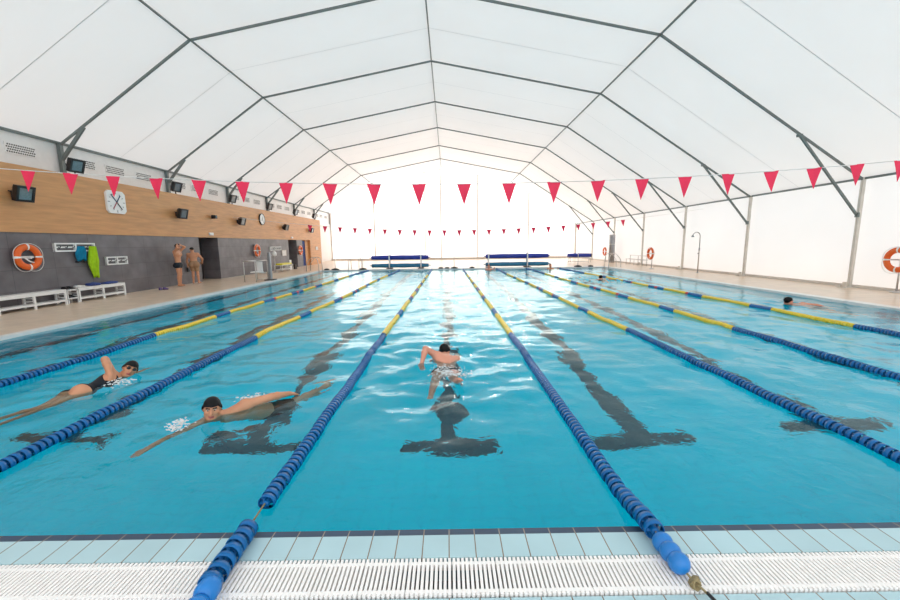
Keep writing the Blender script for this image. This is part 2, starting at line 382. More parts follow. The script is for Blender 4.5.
# ------------------------------------------------------------------ overflow grate, short sections of ten slats
def grate_mesh():
    b = MB(); n = 10; w = 0.0242; hw_ = n * w / 2 - 0.0012
    for i in range(n):
        x = (i + 0.5 - n / 2) * w; b.box((x - 0.0074, 1.728, -0.022), (x + 0.0074, 1.962, 0.012))
    for y in (1.752, 1.928): b.box((-hw_, y - 0.010, -0.028), (hw_, y + 0.010, 0.0105))
    return b
gsrc = None
for i in range(46):
    o = gsrc.copy() if gsrc else grate_mesh().build('overflow_grate', 'grate')
    if gsrc: COL.objects.link(o)
    gsrc = o; o.location = (-2.79 + (i - 11) * 0.2424, 0, 0)
    tag(o, 'white slatted overflow grate section along the near pool edge', 'grate', 'overflow grates along the near pool edge')

# ------------------------------------------------------------------ tent steelwork
ORD = ['nearest the camera', 'second from the camera', 'third from the camera', 'fourth from the camera', 'fifth from the camera', 'sixth from the camera', 'farthest, against the end wall']
def off(p, d): return (p[0], p[1] - d)
for k, y in enumerate(AY):
    t = thing('roof_arch', 'dark steel roof arch ' + ORD[k], 'roof arch', (0, y, 0), group='steel roof arches of the tent')
    P = [(x, z - 0.12) for x, z in TEN]; P[0] = (-13.0, 5.24); P[-1] = (14.30, 3.80)
    for i in range(4):
        b = MB(); b.beam((P[i][0], 0, P[i][1]), (P[i + 1][0], 0, P[i + 1][1]), 0.048, 0.07); b.build('rafter', 'steel_dark', t)
    b = MB(); b.box((14.28, -0.045, DZ), (14.38, 0.045, 3.86)); pb = b.build('post', 'steel_post', t)
    b = MB(); b.box((14.05, -0.19, DZ), (14.42, 0.19, DZ + 0.025)); b.box((14.10, -0.03, DZ), (14.2, 0.03, DZ + 0.2)); b.cbox((14.12, 0.13, DZ + 0.05), (0.06, 0.06, 0.06)); b.cbox((14.12, -0.13, DZ + 0.05), (0.06, 0.06, 0.06))
    b.build('base_plate', 'steel_post', pb)
    b = MB(); b.box((-13.08, -0.06, 4.12), (-12.96, 0.06, 5.3)); b.build('stub_post', 'steel_dark', t)
    if k < 6:
        b = MB(); b.beam((11.93, 0, 5.30), (14.25, 0, 2.60), 0.055, 0.075); b.cbox((14.27, 0, 2.60), (0.08, 0.10, 0.16)); b.cbox((11.95, 0, 5.26), (0.14, 0.11, 0.09)); b.build('brace', 'steel_dark', t)
        b = MB(); b.beam((-12.12, 0, 5.80), (-13.0, 0, 4.75), 0.07, 0.10); b.build('brace', 'steel_dark', t)
for i, (x, z, nm, w) in enumerate([(TEN[0][0] + 0.04, TEN[0][1] - 0.04, 'grey purlin along the left eave above the vents', 0.075), (TEN[1][0], TEN[1][1] - 0.1, 'grey purlin along the left bend of the roof', 0.05),
                        (TEN[2][0], TEN[2][1] - 0.1, 'grey ridge purlin along the top of the roof', 0.05), (TEN[3][0], TEN[3][1] - 0.1, 'grey purlin along the right bend of the roof', 0.05), (TEN[4][0] - 0.06, TEN[4][1] - 0.02, 'grey purlin along the right eave', 0.07)]):
    b = MB(); b.beam((x, YF, z), (x, YB, z), w, w); tag(b.build('roof_purlin', 'steel_dark'), nm, 'purlin', 'purlins of the tent roof')
def roof_z(x):
    for (xa, za), (xb, zb) in zip(TEN[:-1], TEN[1:]):
        if xa <= x <= xb: return za + (zb - za) * (x - xa) / (xb - xa)
for x, w, s_ in ((-12.95, 0.16, 'at the left corner behind the building'), (-8.12, 0.12, 'left of the blue cover rolls'), (-2.5, 0.10, 'behind the left cover roll'), (-0.75, 0.13, 'under the roof ridge'), (3.3, 0.12, 'behind the left end of the right cover roll'), (8.95, 0.12, 'right of the cover rolls'), (14.2, 0.14, 'at the right corner')):
    b = MB(); b.box((x - w / 2, YB - 0.14, DZ), (x + w / 2, YB - 0.02, roof_z(max(-13.0, x)) - 0.15)); tag(b.build('end_wall_column', 'steel_pale'), 'pale end wall column ' + s_, 'column', 'columns of the end wall')

# ventilation grilles on the white strip
def vent():
    b = MB(); b.box((0, -0.44, -0.16), (0.02, 0.44, 0.16), 0)
    for r in range(4):
        for c in range(13):
            y, z = -0.385 + c * 0.0625 + (0.03 if r % 2 else 0), -0.105 + r * 0.07
            b.lathe([(0.025, 0.0), (0.025, 0.023)], (0, y, z), 'X', 6, 1, sm=False)
    return b
vs = None; PLC = ['just before the first roof arch', 'just past the first roof arch', 'middle of the bay after the first roof arch', 'just before the second roof arch']
vy = []
for k in range(6):
    base = AY[k]
    for j, dy in enumerate((0.9, 2.2, 3.65)): vy.append((base + dy, k, j))
vy = [(11.0, -1, 1), (12.48, -1, 2)] + vy
BAY = {-1: 'before the first roof arch', 0: 'between the first and second roof arches', 1: 'between the second and third roof arches', 2: 'between the third and fourth roof arches', 3: 'between the fourth and fifth roof arches', 4: 'between the fifth and sixth roof arches', 5: 'past the sixth roof arch'}
for y, k, j in vy:
    o = vs.copy() if vs else vent().build('vent_grille', ['white', 'black_rubber'])
    if vs: COL.objects.link(o)
    vs = o; o.location = (-13.1, y, 4.80)
    nm = ['first', 'second', 'third', 'fourth'][j if k >= 0 else j - 1]
    tag(o, 'white perforated vent under the left eave, %s %s' % (nm, BAY[k]), 'vent', 'vents under the left eave')

# ------------------------------------------------------------------ lane ropes
def disc_bm(n=18, nf=6, hw=0.019):
    b = MB(); R = 0.057
    b.lathe([(R, -hw), (R, hw), (R - 0.007, hw), (R - 0.007, -hw)], axis='Y', n=n, closed=True)
    b.lathe([(0.020, -0.031), (0.024, -0.02), (0.024, 0.02), (0.020, 0.031)], axis='Y', n=10)
    for i in range(nf):
        a = 2 * PI * i / nf; tw = 0.45
        def pt(r, ang, y): return (r * math.sin(ang), y, r * math.cos(ang))
        b.add([pt(0.022, a - tw / 2, -0.02), pt(R - 0.004, a - tw / 2, -0.018), pt(R - 0.004, a + tw / 2, 0.018), pt(0.022, a + tw / 2, 0.02)], [(0, 1, 2, 3)], 0, False)
    return b
def disc_src(mn):
    o = disc_bm(hw=0.019 if mn == 'rope_blue' else 0.029).build('float_disc', mn); COL.objects.unlink(o); return o
DISC = {c: disc_src(c) for c in ('rope_blue', 'rope_yellow', 'rope_red')}
SHIFT = [0.5, 0.05, 0.05, 0.0, 0.4, 0.35, 0.45]
def colour_at(y, ri):
    s = y - NE; s -= SHIFT[ri] * max(0.0, 1 - s / 12.5)
    if s > 12.53: s = 25.06 - s
    if s < 5.15: return 'rope_blue'
    if s < 7.25: return 'rope_yellow'
    if s < 7.95: return 'rope_blue'
    if s < 9.85: return 'rope_yellow'
    if s < 10.55: return 'rope_blue'
    if s < 10.72: return 'rope_red'
    if s < 12.0: return 'rope_yellow'
    if s < 12.45: return 'rope_blue'
    return 'rope_red'
ROPES = [(-5.93, 'outermost lane rope on the left, beside the deck with benches', 0.03), (-3.73, 'second lane rope from the left, between the two nearest swimmers', 0.05), (-1.28, 'lane rope left of the middle swimmer, its end on the grate', 0.0),
         (1.2, 'lane rope right of the middle swimmer, round floats at its end', 0.0), (3.59, 'second lane rope right of the middle swimmer', 0.03), (5.74, 'third lane rope right of the middle swimmer', 0.03), (8.2, 'outermost lane rope on the right, next to the right hand swimmer', 0.03)]
DRIFT = [0.3, 0.3, 0.12, -0.16, -0.24, -0.27, -0.5]     # the far anchors stand a little closer together
for ri, (rx, lab, wig) in enumerate(ROPES):
    t = thing('lane_rope', 'blue and yellow ' + lab, 'lane rope', (rx, NE, 0), group='floating lane ropes')
    ph = ri * 1.7
    def wx(y): return wig * math.sin((y - NE) * 0.55 + ph) + DRIFT[ri] * min(1.0, max(0.0, (y - 8) / 19))
    start = 2.46 if ri == 2 else (2.08 if ri == 3 else 2.32)
    ysd = []; y = start
    while y < FE - 0.15: ysd.append(y); y += 0.062
    near, far = ysd[:100], ysd[100:]
    for y in near:
        c = link_copy(DISC[colour_at(y, ri)], t, (wx(y) + random.uniform(-.004, .004), y - NE, 0.02 + 0.5 * water_z(rx, y) + (0.06 * min(1.0, max(0.0, (2.5 - y) / 0.35)) if ri == 3 else 0)), (random.uniform(-.06, .06), random.uniform(0, 6.28), random.uniform(-.06, .06)))
        c.name = 'float_disc'
    b = MB(); keys = ['rope_blue', 'rope_yellow', 'rope_red']
    for y in far:
        b.lathe([(0.018, -0.031), (0.055, -0.024), (0.057, 0.0), (0.055, 0.024), (0.018, 0.031)], (wx(y), y - NE, 0.02 + 0.5 * water_z(rx, y)), 'Y', 8, keys.index(colour_at(y, ri)))
    o = b.build('far_float_discs', keys, t); o['kind'] = 'stuff'
    pts = [(wx(y), y - NE, 0.03) for y in np.linspace(start - 0.04, FE - 0.03, 60)]
    if ri not in (2, 3): pts = [(wx(NE), -0.06, 0.012), (wx(NE), 0.0, 0.02)] + pts
    if ri == 2:
        pts = [(0.055, 1.66 - NE, 0.07), (0.035, 2.12 - NE, 0.07)] + pts
        for j in range(7):
            y = 2.14 - j * 0.062
            c = link_copy(DISC['rope_blue'], t, (0.035 + 0.004 * (j % 2), y - NE, 0.070), (0.1, j, 0)); c.name = 'end_disc'; c['label'] = 'blue disc lying on the tiles'
        b = MB()
        b.lathe([(0.02, -0.05), (0.045, -0.045), (0.057, -0.02), (0.057, 0.03), (0.045, 0.05), (0.02, 0.052)], (0.05, 1.715 - NE, 0.07), 'Y', 20)
        b.lathe([(0.015, -0.045), (0.04, -0.04), (0.053, -0.01), (0.053, 0.01), (0.04, 0.04), (0.015, 0.045)], (0.053, 1.625 - NE, 0.068), 'Y', 20)
        b.build('end_float', 'ball_blue', t)
    if ri == 3:
        pts = [(0.10, 1.60 - NE, 0.02), (0.075, 1.69 - NE, 0.03), (0.045, 1.77 - NE, 0.035), (0.01, 1.84 - NE, 0.07), (0.0, 1.99 - NE, 0.07)] + [(0.0, y - NE, 0.03 + 0.05 * max(0.0, (2.5 - y) / 0.35)) for y in (2.08, 2.2, 2.35)] + pts[1:]
        for j in range(3):
            b = MB(); b.sphere((0, 0, 0), 0.057, 20, sc=(1, 0.9, 1)); b.build('end_float', 'ball_blue', t, (0.006 + 0.004 * j, 1.985 - j * 0.072 - NE, 0.070))
        b = MB()
        for j in range(7):
            a = j * 0.9
            b.tube([(0.048 + 0.02 * math.cos(a + q * 0.9) * (1 + 0.2 * (j % 2)), 1.755 - NE + (j - 3) * 0.006 + 0.012 * math.sin(q + a), 0.034 + 0.018 * math.sin(a * 1.3 + q * 0.9)) for q in range(8)], 0.0055, 6)
        b.build('knot', 'cord', t)
        b = MB(); b.tube([(0.10, 1.60 - NE, 0.02), (0.085, 1.66 - NE, 0.028), (0.075, 1.70 - NE, 0.03)], 0.009, 8); b.build('hook', 'black', t)
    b = MB(); b.tube(pts, 0.006, 6); b.build('cable', 'cord', t)

# ------------------------------------------------------------------ backstroke bunting
def bunting(y, z0, c, xc, x0, x1, n, ends, lab, seed, kn=None):
    R = random.Random(seed)
    t = thing('bunting_line', lab, 'bunting', (0, y, 0), group='backstroke flag lines')
    zz = lambda x: z0 + c * (x - xc) ** 2
    b = MB(); b.tube([(x, 0, zz(x)) for x in np.linspace(ends[0], ends[1], 50)], 0.007, 6); b.build('cord', 'cord_white', t)
    for i in range(n):
        x = np.interp(i, kn[0], kn[1]) if kn else x0 + (x1 - x0) * i / (n - 1); w, h = 0.127, 0.37
        b = MB(); rows = 6
        vs = []
        bend = R.uniform(-0.03, 0.03); cur = R.uniform(-0.02, 0.02)
        for s_ in (-0.0015, 0.0015):
            for q in range(rows + 1):
                tq = q / rows; ww = w * (1 - tq) + 0.002
                for e in (-1, 0, 1): vs.append((e * ww, s_ + bend * tq * tq + cur * (0.3 if e == 0 else 0) , -h * tq))
        m_ = 3 * (rows + 1); fs = []
        for q in range(rows):
            for e in range(2):
                a = q * 3 + e; fs.append((a, a + 1, a + 4, a + 3)); fs.append((m_ + a + 3, m_ + a + 4, m_ + a + 1, m_ + a))
        for q in range(rows):
            a = q * 3; fs.append((a, a + 3, m_ + a + 3, m_ + a)); a = q * 3 + 2; fs.append((a + 3, a, m_ + a, m_ + a + 3))
        fs.append((0, m_, m_ + 1, 1)); fs.append((1, m_ + 1, m_ + 2, 2))
        b.add(vs, fs, 0, False)
        sl = 2 * c * (x - xc)
        o = b.build('pennant', 'flag', t, (x, 0, zz(x) + 0.004)); o.rotation_euler = (R.uniform(-.03, .03), -sl, R.uniform(-.12, .12))
bunting(7.2, 2.846, 0.0052, 0.4, -7.482, 8.16, 21, (WL + 0.03, 14.3), 'near line of red triangular pennants strung across the pool', 3, ([0, 2, 4, 6, 8, 10, 12, 14, 16, 18, 20], [-7.482, -5.986, -4.457, -2.9, -1.319, 0.304, 1.929, 3.519, 5.073, 6.618, 8.16]))
bunting(22.2, 2.545, 0.0054, 0.7, -7.756, 9.897, 22, (WL + 0.03, 14.4), 'far line of small red triangular pennants strung across the pool', 5)
#PART2
# ------------------------------------------------------------------ people: one continuous surface grown from a signed distance field
class Field:
    def __init__(s, lo, hi, h):
        s.lo = np.array(lo, float); s.h = h; s.n = np.ceil((np.array(hi) - s.lo) / h).astype(int) + 1
        s.F = np.full(s.n, 1.0, np.float32)
        s.ax = [s.lo[i] + h * np.arange(s.n[i]) for i in range(3)]
    def sub(s, lo, hi):
        sl = []
        for i in range(3):
            a = int(np.clip(math.floor((lo[i] - s.lo[i]) / s.h), 0, s.n[i])); c = int(np.clip(math.ceil((hi[i] - s.lo[i]) / s.h) + 1, 0, s.n[i]))
            if c <= a: return None, None
            sl.append(slice(a, c))
        P = np.stack(np.meshgrid(*[s.ax[i][sl[i]] for i in range(3)], indexing='ij'), -1)
        return tuple(sl), P
    def merge(s, sl, d, k):
        f = s.F[sl]; d = d.astype(np.float32)
        if k > 0:
            h = np.clip(0.5 + 0.5 * (d - f) / k, 0, 1); s.F[sl] = d * (1 - h) + f * h - k * h * (1 - h)
        else: s.F[sl] = np.minimum(f, d)
    def cone(s, a, b, ra, rb, k=0.02, flat=None, fs=1.0):
        a, b = np.array(a, float), np.array(b, float); m = max(ra, rb) + k + 0.05
        sl, P = s.sub(np.minimum(a, b) - m, np.maximum(a, b) + m)
        if sl is None: return
        d = b - a; q = P - a; t = np.clip((q @ d) / max(d @ d, 1e-9), 0, 1); e = q - t[..., None] * d
        if flat is not None:
            nrm = np.array(flat, float); c = e @ nrm; l = np.sqrt(np.maximum((e * e).sum(-1) - c * c, 0) + (c * fs) ** 2)
        else: l = np.sqrt((e * e).sum(-1))
        s.merge(sl, l - (ra + (rb - ra) * t), k)
    def ell(s, c, A, r, k=0.02, cut=False):
        c = np.array(c, float); r = np.array(r, float); m = r.max() + k + 0.05
        sl, P = s.sub(c - m, c + m)
        if sl is None: return
        q = (P - c) @ np.array(A, float).T
        k0 = np.sqrt(((q / r) ** 2).sum(-1)); k1 = np.sqrt(((q / r ** 2) ** 2).sum(-1)); d = np.where(k1 > 1e-6, k0 * (k0 - 1) / np.maximum(k1, 1e-6), -r.min())
        if cut:
            f = s.F[sl]; d2 = -d; h = np.clip(0.5 - 0.5 * (d2 - f) / -k if k else 0, 0, 1) if False else None
            s.F[sl] = np.maximum(f, d2) if k == 0 else -(np.minimum(-f, d) - np.maximum(k - np.abs(-f - d), 0) ** 2 / (4 * k))
        else: s.merge(sl, d, k)
def surface(F, lo, h):
    """naive surface nets"""
    n = np.array(F.shape); ins = F < 0
    cs = [(i, j, k) for i in (0, 1) for j in (0, 1) for k in (0, 1)]
    sh = lambda A, c: A[c[0]:n[0] - 1 + c[0], c[1]:n[1] - 1 + c[1], c[2]:n[2] - 1 + c[2]]
    cnt = sum(sh(ins, c).astype(np.int8) for c in cs); act = (cnt > 0) & (cnt < 8)
    I = np.argwhere(act); vid = np.full(act.shape, -1, np.int64); vid[act] = np.arange(len(I))
    acc = np.zeros((len(I), 3)); w = np.zeros(len(I))
    val = {c: F[I[:, 0] + c[0], I[:, 1] + c[1], I[:, 2] + c[2]] for c in cs}
    for c in cs:
        for a in range(3):
            if c[a] == 0:
                e = list(c); e[a] = 1; e = tuple(e); f0, f1 = val[c], val[e]; m_ = (f0 < 0) != (f1 < 0)
                t = np.where(m_, f0 / np.where(m_, f0 - f1, 1), 0); p = np.tile(np.array(c, float), (len(I), 1)); p[:, a] = t
                acc[m_] += p[m_]; w[m_] += 1
    vs = (I + acc / w[:, None]) * h + lo
    fs = []
    for a in range(3):
        u, v_ = (a + 1) % 3, (a + 2) % 3
        s0 = [slice(1, n[i] - 1) for i in range(3)]; s0[a] = slice(0, n[a] - 1); s1 = list(s0); s1[a] = slice(1, n[a])
        m0, m1 = ins[tuple(s0)], ins[tuple(s1)]
        for flip, mk in ((False, m0 & ~m1), (True, ~m0 & m1)):
            E_ = np.argwhere(mk)
            if not len(E_): continue
            o = np.ones(3, int); o[a] = 0; E_ = E_ + o
            def cell(du, dv):
                q = E_.copy(); q[:, u] -= du; q[:, v_] -= dv; return vid[q[:, 0], q[:, 1], q[:, 2]]
            Q = np.stack([cell(1, 1), cell(0, 1), cell(0, 0), cell(1, 0)], 1)
            fs.append(Q[:, ::-1] if flip else Q)
    return vs, np.concatenate(fs)
def mesh_from(name, vs, fs, mats, mi=None, parent=None):
    me = bpy.data.meshes.new(name); me.from_pydata(vs.tolist(), [], fs.tolist())
    for q in mats: me.materials.append(M[q])
    if mi is not None: me.polygons.foreach_set('material_index', mi.astype(np.int32))
    me.polygons.foreach_set('use_smooth', [True] * len(me.polygons)); me.update()
    o = bpy.data.objects.new(name, me); COL.objects.link(o); o.parent = parent
    return o
A3 = lambda *q: np.array(q, float)
def unit(a): a = np.array(a, float); return a / np.linalg.norm(a)
def person(label, J, h=0.008, skin='skin', cap=None, hair=False, trunks=None, goggles=False, eyes=True, suit=False, group=None, loc=(0, 0, 0)):
    """J: joint positions in world coordinates"""
    J = {k: np.array(v, float) for k, v in J.items()}
    pts = np.array([v for k, v in J.items() if k[0] != '_'])
    fld = Field(pts.min(0) - 0.27, pts.max(0) + 0.27, h)
    dn = unit(J['_dors']); pel, nk = J['pel'], J['neck']; sp_ = unit(nk - pel)
    L_ = np.linalg.norm(nk - pel); P_ = lambda t: pel + (nk - pel) * t
    lat = unit(J['shR'] - J['shL'])
    fs = 1.42
    # trunk
    fld.cone(J['hipL'], J['hipR'], 0.118, 0.118, 0.05, dn, 1.12)
    fld.cone(P_(0.0), P_(0.36), 0.15, 0.128, 0.05, dn, fs)
    fld.cone(P_(0.36), P_(0.72), 0.128, 0.158, 0.05, dn, fs)
    fld.cone(P_(0.72) - lat * 0.05, P_(0.72) + lat * 0.05, 0.125, 0.125, 0.05, dn, 1.2)
    mid = (J['shL'] + J['shR']) / 2
    fld.cone(J['shL'] * 0.8 + mid * 0.2 - sp_ * 0.045, J['shR'] * 0.8 + mid * 0.2 - sp_ * 0.045, 0.085, 0.085, 0.05, dn, 1.15)
    fld.cone(nk - dn * 0.0, J['shL'] * 0.75 + mid * 0.25, 0.056, 0.05, 0.04); fld.cone(nk, J['shR'] * 0.75 + mid * 0.25, 0.056, 0.05, 0.04)
    for s_ in (-1, 1): fld.ell(P_(0.74) - dn * 0.07 + lat * s_ * 0.085, np.eye(3), (0.08, 0.08, 0.08) if not suit else (0.085,) * 3, 0.05)
    for q in 'LR': fld.ell(J['hip' + q] + dn * 0.055 - sp_ * 0.02, np.eye(3), (0.098,) * 3, 0.05)
    for q in 'LR':
        sh, el, wr = J['sh' + q], J['el' + q], J['wr' + q]
        fld.cone(sh, sh, 0.069, 0.069, 0.04); fld.cone(sh, el, 0.059, 0.043, 0.03)
        fm = el * 0.7 + wr * 0.3; fld.cone(el, fm, 0.040, 0.043, 0.02); fld.cone(fm, wr, 0.043, 0.027, 0.02)
        hd = unit(J['_hd' + q]) if '_hd' + q in J else unit(wr - el); pn = J.get('_pn' + q, -dn); pn = unit(pn - hd * (pn @ hd)); sd = np.cross(hd, pn)
        ts = float(J.get('_ts' + q, 1.0)); sd = sd * ts; curl = float(J.get('_cu' + q, 0.35))
        fld.cone(wr, wr + hd * 0.03, 0.026, 0.026, 0.015, pn, 1.25)
        for o_ in (-0.027, -0.009, 0.009, 0.027): fld.cone(wr + hd * 0.02 + sd * o_ * 0.6, wr + hd * 0.088 + sd * o_, 0.015, 0.0125, 0.012)
        for o_, ln in ((-0.032, 0.062), (-0.011, 0.076), (0.011, 0.082), (0.032, 0.074)):
            a = wr + hd * 0.088 + sd * o_; d1 = unit(hd + sd * o_ * 3.5 + pn * curl * 0.5); d2 = unit(hd + sd * o_ * 2.5 + pn * curl * 1.5)
            b_ = a + d1 * ln * 0.55; fld.cone(a, b_, 0.0098, 0.0088, 0.004); fld.cone(b_, b_ + d2 * ln * 0.5, 0.0088, 0.0072, 0.004)
        a = wr + hd * 0.028 + sd * 0.024; b_ = a + unit(hd * 0.65 + sd * 0.75 + pn * 0.2) * 0.042; fld.cone(a, b_, 0.0135, 0.011, 0.01); fld.cone(b_, b_ + unit(hd * 0.9 + sd * 0.35 + pn * 0.2) * 0.033, 0.0108, 0.0085, 0.005)
        hp, kn, an = J['hip' + q], J['kn' + q], J['an' + q]
        fld.cone(hp, kn, 0.088, 0.055, 0.04); back = unit(np.cross(unit(an - kn), lat)); back = back if back @ dn > 0 else -back
        cm = kn * 0.68 + an * 0.32 + back * 0.014; fld.cone(kn, cm, 0.053, 0.056, 0.02); fld.cone(cm, an, 0.056, 0.035, 0.02)
        to = unit(J['_to' + q]); sh_ = unit(an - kn); hl = an + sh_ * 0.045 - to * 0.035
        fld.cone(an, hl, 0.036, 0.032, 0.02); ball = an + sh_ * 0.052 + to * 0.12
        fld.cone(hl, ball, 0.032, 0.030, 0.02); fld.cone(an + sh_ * 0.01, ball, 0.034, 0.024, 0.02)
        for o_ in (-0.03, -0.013, 0.003, 0.018, 0.032): fld.cone(ball + lat * o_ * 0.8, ball + to * (0.058 - abs(o_) * 0.35) + lat * o_, 0.0135, 0.010, 0.006)
    # head
    C, hF = J['head'], unit(J['_hF']); hU = J['_hU'] - hF * (J['_hU'] @ hF); hU = unit(hU); hR = np.cross(hF, hU); AA = np.stack([hR, hF, hU])
    W = lambda x, y, z: C + hR * x + hF * y + hU * z
    fld.cone(nk - sp_ * 0.02, W(0, -0.025, -0.065), 0.063, 0.056, 0.03)
    fld.ell(W(0, -0.012, 0.034), AA, (0.075, 0.096, 0.083), 0.02)
    fld.ell(W(0, 0.028, -0.028), AA, (0.066, 0.062, 0.083), 0.03)
    fld.cone(W(0, 0.066, -0.094), W(0, 0.06, -0.09), 0.022, 0.022, 0.03)
    for s_ in (-1, 1):
        fld.cone(W(s_ * 0.053, 0.0, -0.06), W(s_ * 0.024, 0.06, -0.094), 0.019, 0.018, 0.03)
        fld.cone(W(s_ * 0.012, 0.082, 0.036), W(s_ * 0.048, 0.066, 0.034), 0.011, 0.010, 0.014)
        fld.ell(W(s_ * 0.046, 0.060, -0.018), AA, (0.02, 0.02, 0.018), 0.02)
        fld.ell(W(s_ * 0.031, 0.094, 0.014), AA, (0.017, 0.017, 0.011), 0.008, cut=True)
        fld.ell(W(s_ * 0.078, -0.012, 0.0), AA, (0.011, 0.021, 0.033), 0.008)
        fld.cone(W(s_ * 0.010, 0.098, -0.030), W(s_ * 0.010, 0.092, -0.030), 0.0095, 0.0095, 0.006)
    fld.cone(W(0, 0.084, 0.016), W(0, 0.112, -0.026), 0.0095, 0.0125, 0.010)
    fld.cone(W(-0.020, 0.083, -0.056), W(0, 0.091, -0.053), 0.0055, 0.008, 0.006); fld.cone(W(0.020, 0.083, -0.056), W(0, 0.091, -0.053), 0.0055, 0.008, 0.006)
    fld.cone(W(-0.016, 0.082, -0.064), W(0.016, 0.082, -0.064), 0.008, 0.008, 0.006)
    vs, fc = surface(fld.F, fld.lo, h); cc = vs[fc].mean(1); q = (cc - C) @ AA.T
    mi = np.zeros(len(fc), int)
    mi[(np.abs(q[:, 0]) < 0.025) & (q[:, 1] > 0.078) & (q[:, 2] > -0.072) & (q[:, 2] < -0.0475)] = 1
    mi[(np.abs(q[:, 0]) > 0.012) & (np.abs(q[:, 0]) < 0.052) & (q[:, 1] > 0.06) & (q[:, 2] > 0.0265) & (q[:, 2] < 0.0415)] = 2
    root = thing('person', label, 'person', loc, group=group)
    mesh_from('body', vs, fc, [skin, 'lip', 'brow'], mi, root)
    Pg = lambda: np.stack(np.meshgrid(*fld.ax, indexing='ij'), -1)
    def cloth(name, region, mat_, off=0.006, m_=None):
        """shell of the body field where region(P) < 0"""
        lo_, hi_ = m_; sl, P = fld.sub(lo_, hi_)
        if sl is None: return
        G = np.maximum(fld.F[sl] - off, region(P)); G[[0, -1]] = 1; G[:, [0, -1]] = 1; G[:, :, [0, -1]] = 1
        v2, f2 = surface(G, np.array([fld.ax[i][sl[i].start] for i in range(3)]), h); mesh_from(name, v2, f2, [mat_], None, root)
    bx = lambda c, r: (np.array(c) - r, np.array(c) + r)
    if cap or hair:
        def reg(P):
            p = (P - C) @ AA.T
            base = 0.047 + 0.85 * np.minimum(p[..., 1] - 0.055, 0.0) if cap else 0.055 + 0.95 * np.minimum(p[..., 1] - 0.01, 0.02)
            base = np.maximum(base, -0.05); r_ = base - p[..., 2]
            return np.maximum(np.maximum(r_ * 0.85, -0.12 - p[..., 1]), np.linalg.norm(p - np.array([0, -0.012, 0.02]), axis=-1) - 0.123)
        cloth('swim_cap' if cap else 'hair', reg, 'cap' if cap else 'brow', 0.007 if cap else 0.012, bx(C, 0.2))
    if trunks:
        hm = (J['hipL'] + J['hipR']) / 2
        def reg(P):
            top = (P - pel) @ sp_ - trunks[1]
            lo1 = np.stack([((P - J['hip' + q_]) @ unit(J['kn' + q_] - J['hip' + q_])) - trunks[2] for q_ in 'LR'])
            dl = np.abs((P - hm) @ lat)
            g = np.where(((P - hm) @ lat) < 0, lo1[0], lo1[1]); return np.maximum(np.maximum(top, g), dl - 0.24)
        cloth('swim_trunks', reg, trunks[0], trunks[3], bx(hm, 0.3 + trunks[2]))
    if suit:
        def reg(P):
            t_ = (P - pel) @ sp_; a_ = np.abs((P - pel) @ lat)
            g = np.maximum(t_ - L_ * 0.86, a_ - 0.115 - 0.0 * t_); g2 = np.maximum(-t_ - 0.09 + 0.9 * np.maximum(a_ - 0.03, 0), a_ - 0.24)
            strap = np.maximum(np.abs(a_ - 0.085) - 0.018, np.maximum(t_ - L_ * 1.2, -t_ + L_ * 0.5))
            body_ = np.maximum(t_ - L_ * 0.72 + 0.0, g2)
            for q_ in 'LR':
                for a0, a1 in ((J['sh' + q_], J['el' + q_]), (J['el' + q_], J['wr' + q_])):
                    e_ = a1 - a0; u_ = np.clip(((P - a0) @ e_) / (e_ @ e_), 0, 1); g2 = np.maximum(g2, 0.08 - np.linalg.norm(P - a0 - u_[..., None] * e_, axis=-1))
            body_ = np.maximum(body_, g2); return np.minimum(np.minimum(body_, np.maximum(g, g2)), np.maximum(strap, g2))
        cloth('swimsuit', reg, 'suit', 0.006, bx(P_(0.5), 0.55))
    if goggles:
        b = MB(); Rm = Matrix(AA.T.tolist())
        for s_ in (-1, 1): b.sphere(W(s_ * 0.032, 0.083, 0.014), 1.0, 14, sc=(0.027, 0.015, 0.019), rot=Rm)
        g_ = b.build('goggles', 'goggle', root)
        b = MB(); b.tube([W(0.082 * math.cos(a), -0.012 + 0.103 * math.sin(a), 0.018 + 0.012 * (1 - math.sin(a))) for a in np.linspace(0.85, 0.85 - 2 * PI + 1.44, 30)], 0.005, 6); b.tube([W(-0.008, 0.094, 0.016), W(0.008, 0.094, 0.016)], 0.004, 6)
        b.build('goggle_strap', 'black', g_)
    elif eyes:
        for s_ in (-1, 1):
            b = MB(); b.sphere(W(s_ * 0.031, 0.073, 0.013), 0.0125, 12, 0); b.sphere(W(s_ * 0.031, 0.0772, 0.0122), 0.0098, 10, 1); b.build('eye', ['eye', 'iris'], root)
    return root

# ---- man in the second lane, head up, right arm reaching to the lower left of the picture
person('swimmer in a black cap raising his head, one arm stretched forward under water', dict(
    head=(-2.535, 3.92, 0.075), _hF=(0.50, -1.0, -0.02), _hU=(0.10, 0.0, 1), neck=(-2.45, 4.03, -0.07), pel=(-2.15, 4.48, -0.42), _dors=(0.45, 0.25, 0.85),
    shL=(-2.29, 4.13, 0.02), shR=(-2.60, 3.93, -0.10), elL=(-2.04, 4.23, 0.07), wrL=(-1.91, 4.40, 0.04), _hdL=(0.35, 0.85, -0.35), _pnL=(-0.2, 0, -1),
    elR=(-2.70, 3.62, -0.10), wrR=(-2.78, 3.37, -0.12), _hdR=(-0.25, -1, -0.02), _pnR=(0.2, 0, -1), _tsR=-1, _cuR=0.2,
    hipL=(-2.06, 4.52, -0.43), hipR=(-2.24, 4.44, -0.47), knL=(-1.95, 4.90, -0.62), knR=(-2.10, 4.82, -0.60), anL=(-1.80, 5.28, -0.55), anR=(-1.95, 5.18, -0.75),
    _toL=(0.35, 0.9, -0.1), _toR=(0.35, 0.9, -0.3)), 0.0062, 'skin', cap=True, trunks=('suit', 0.09, 0.14, 0.007))
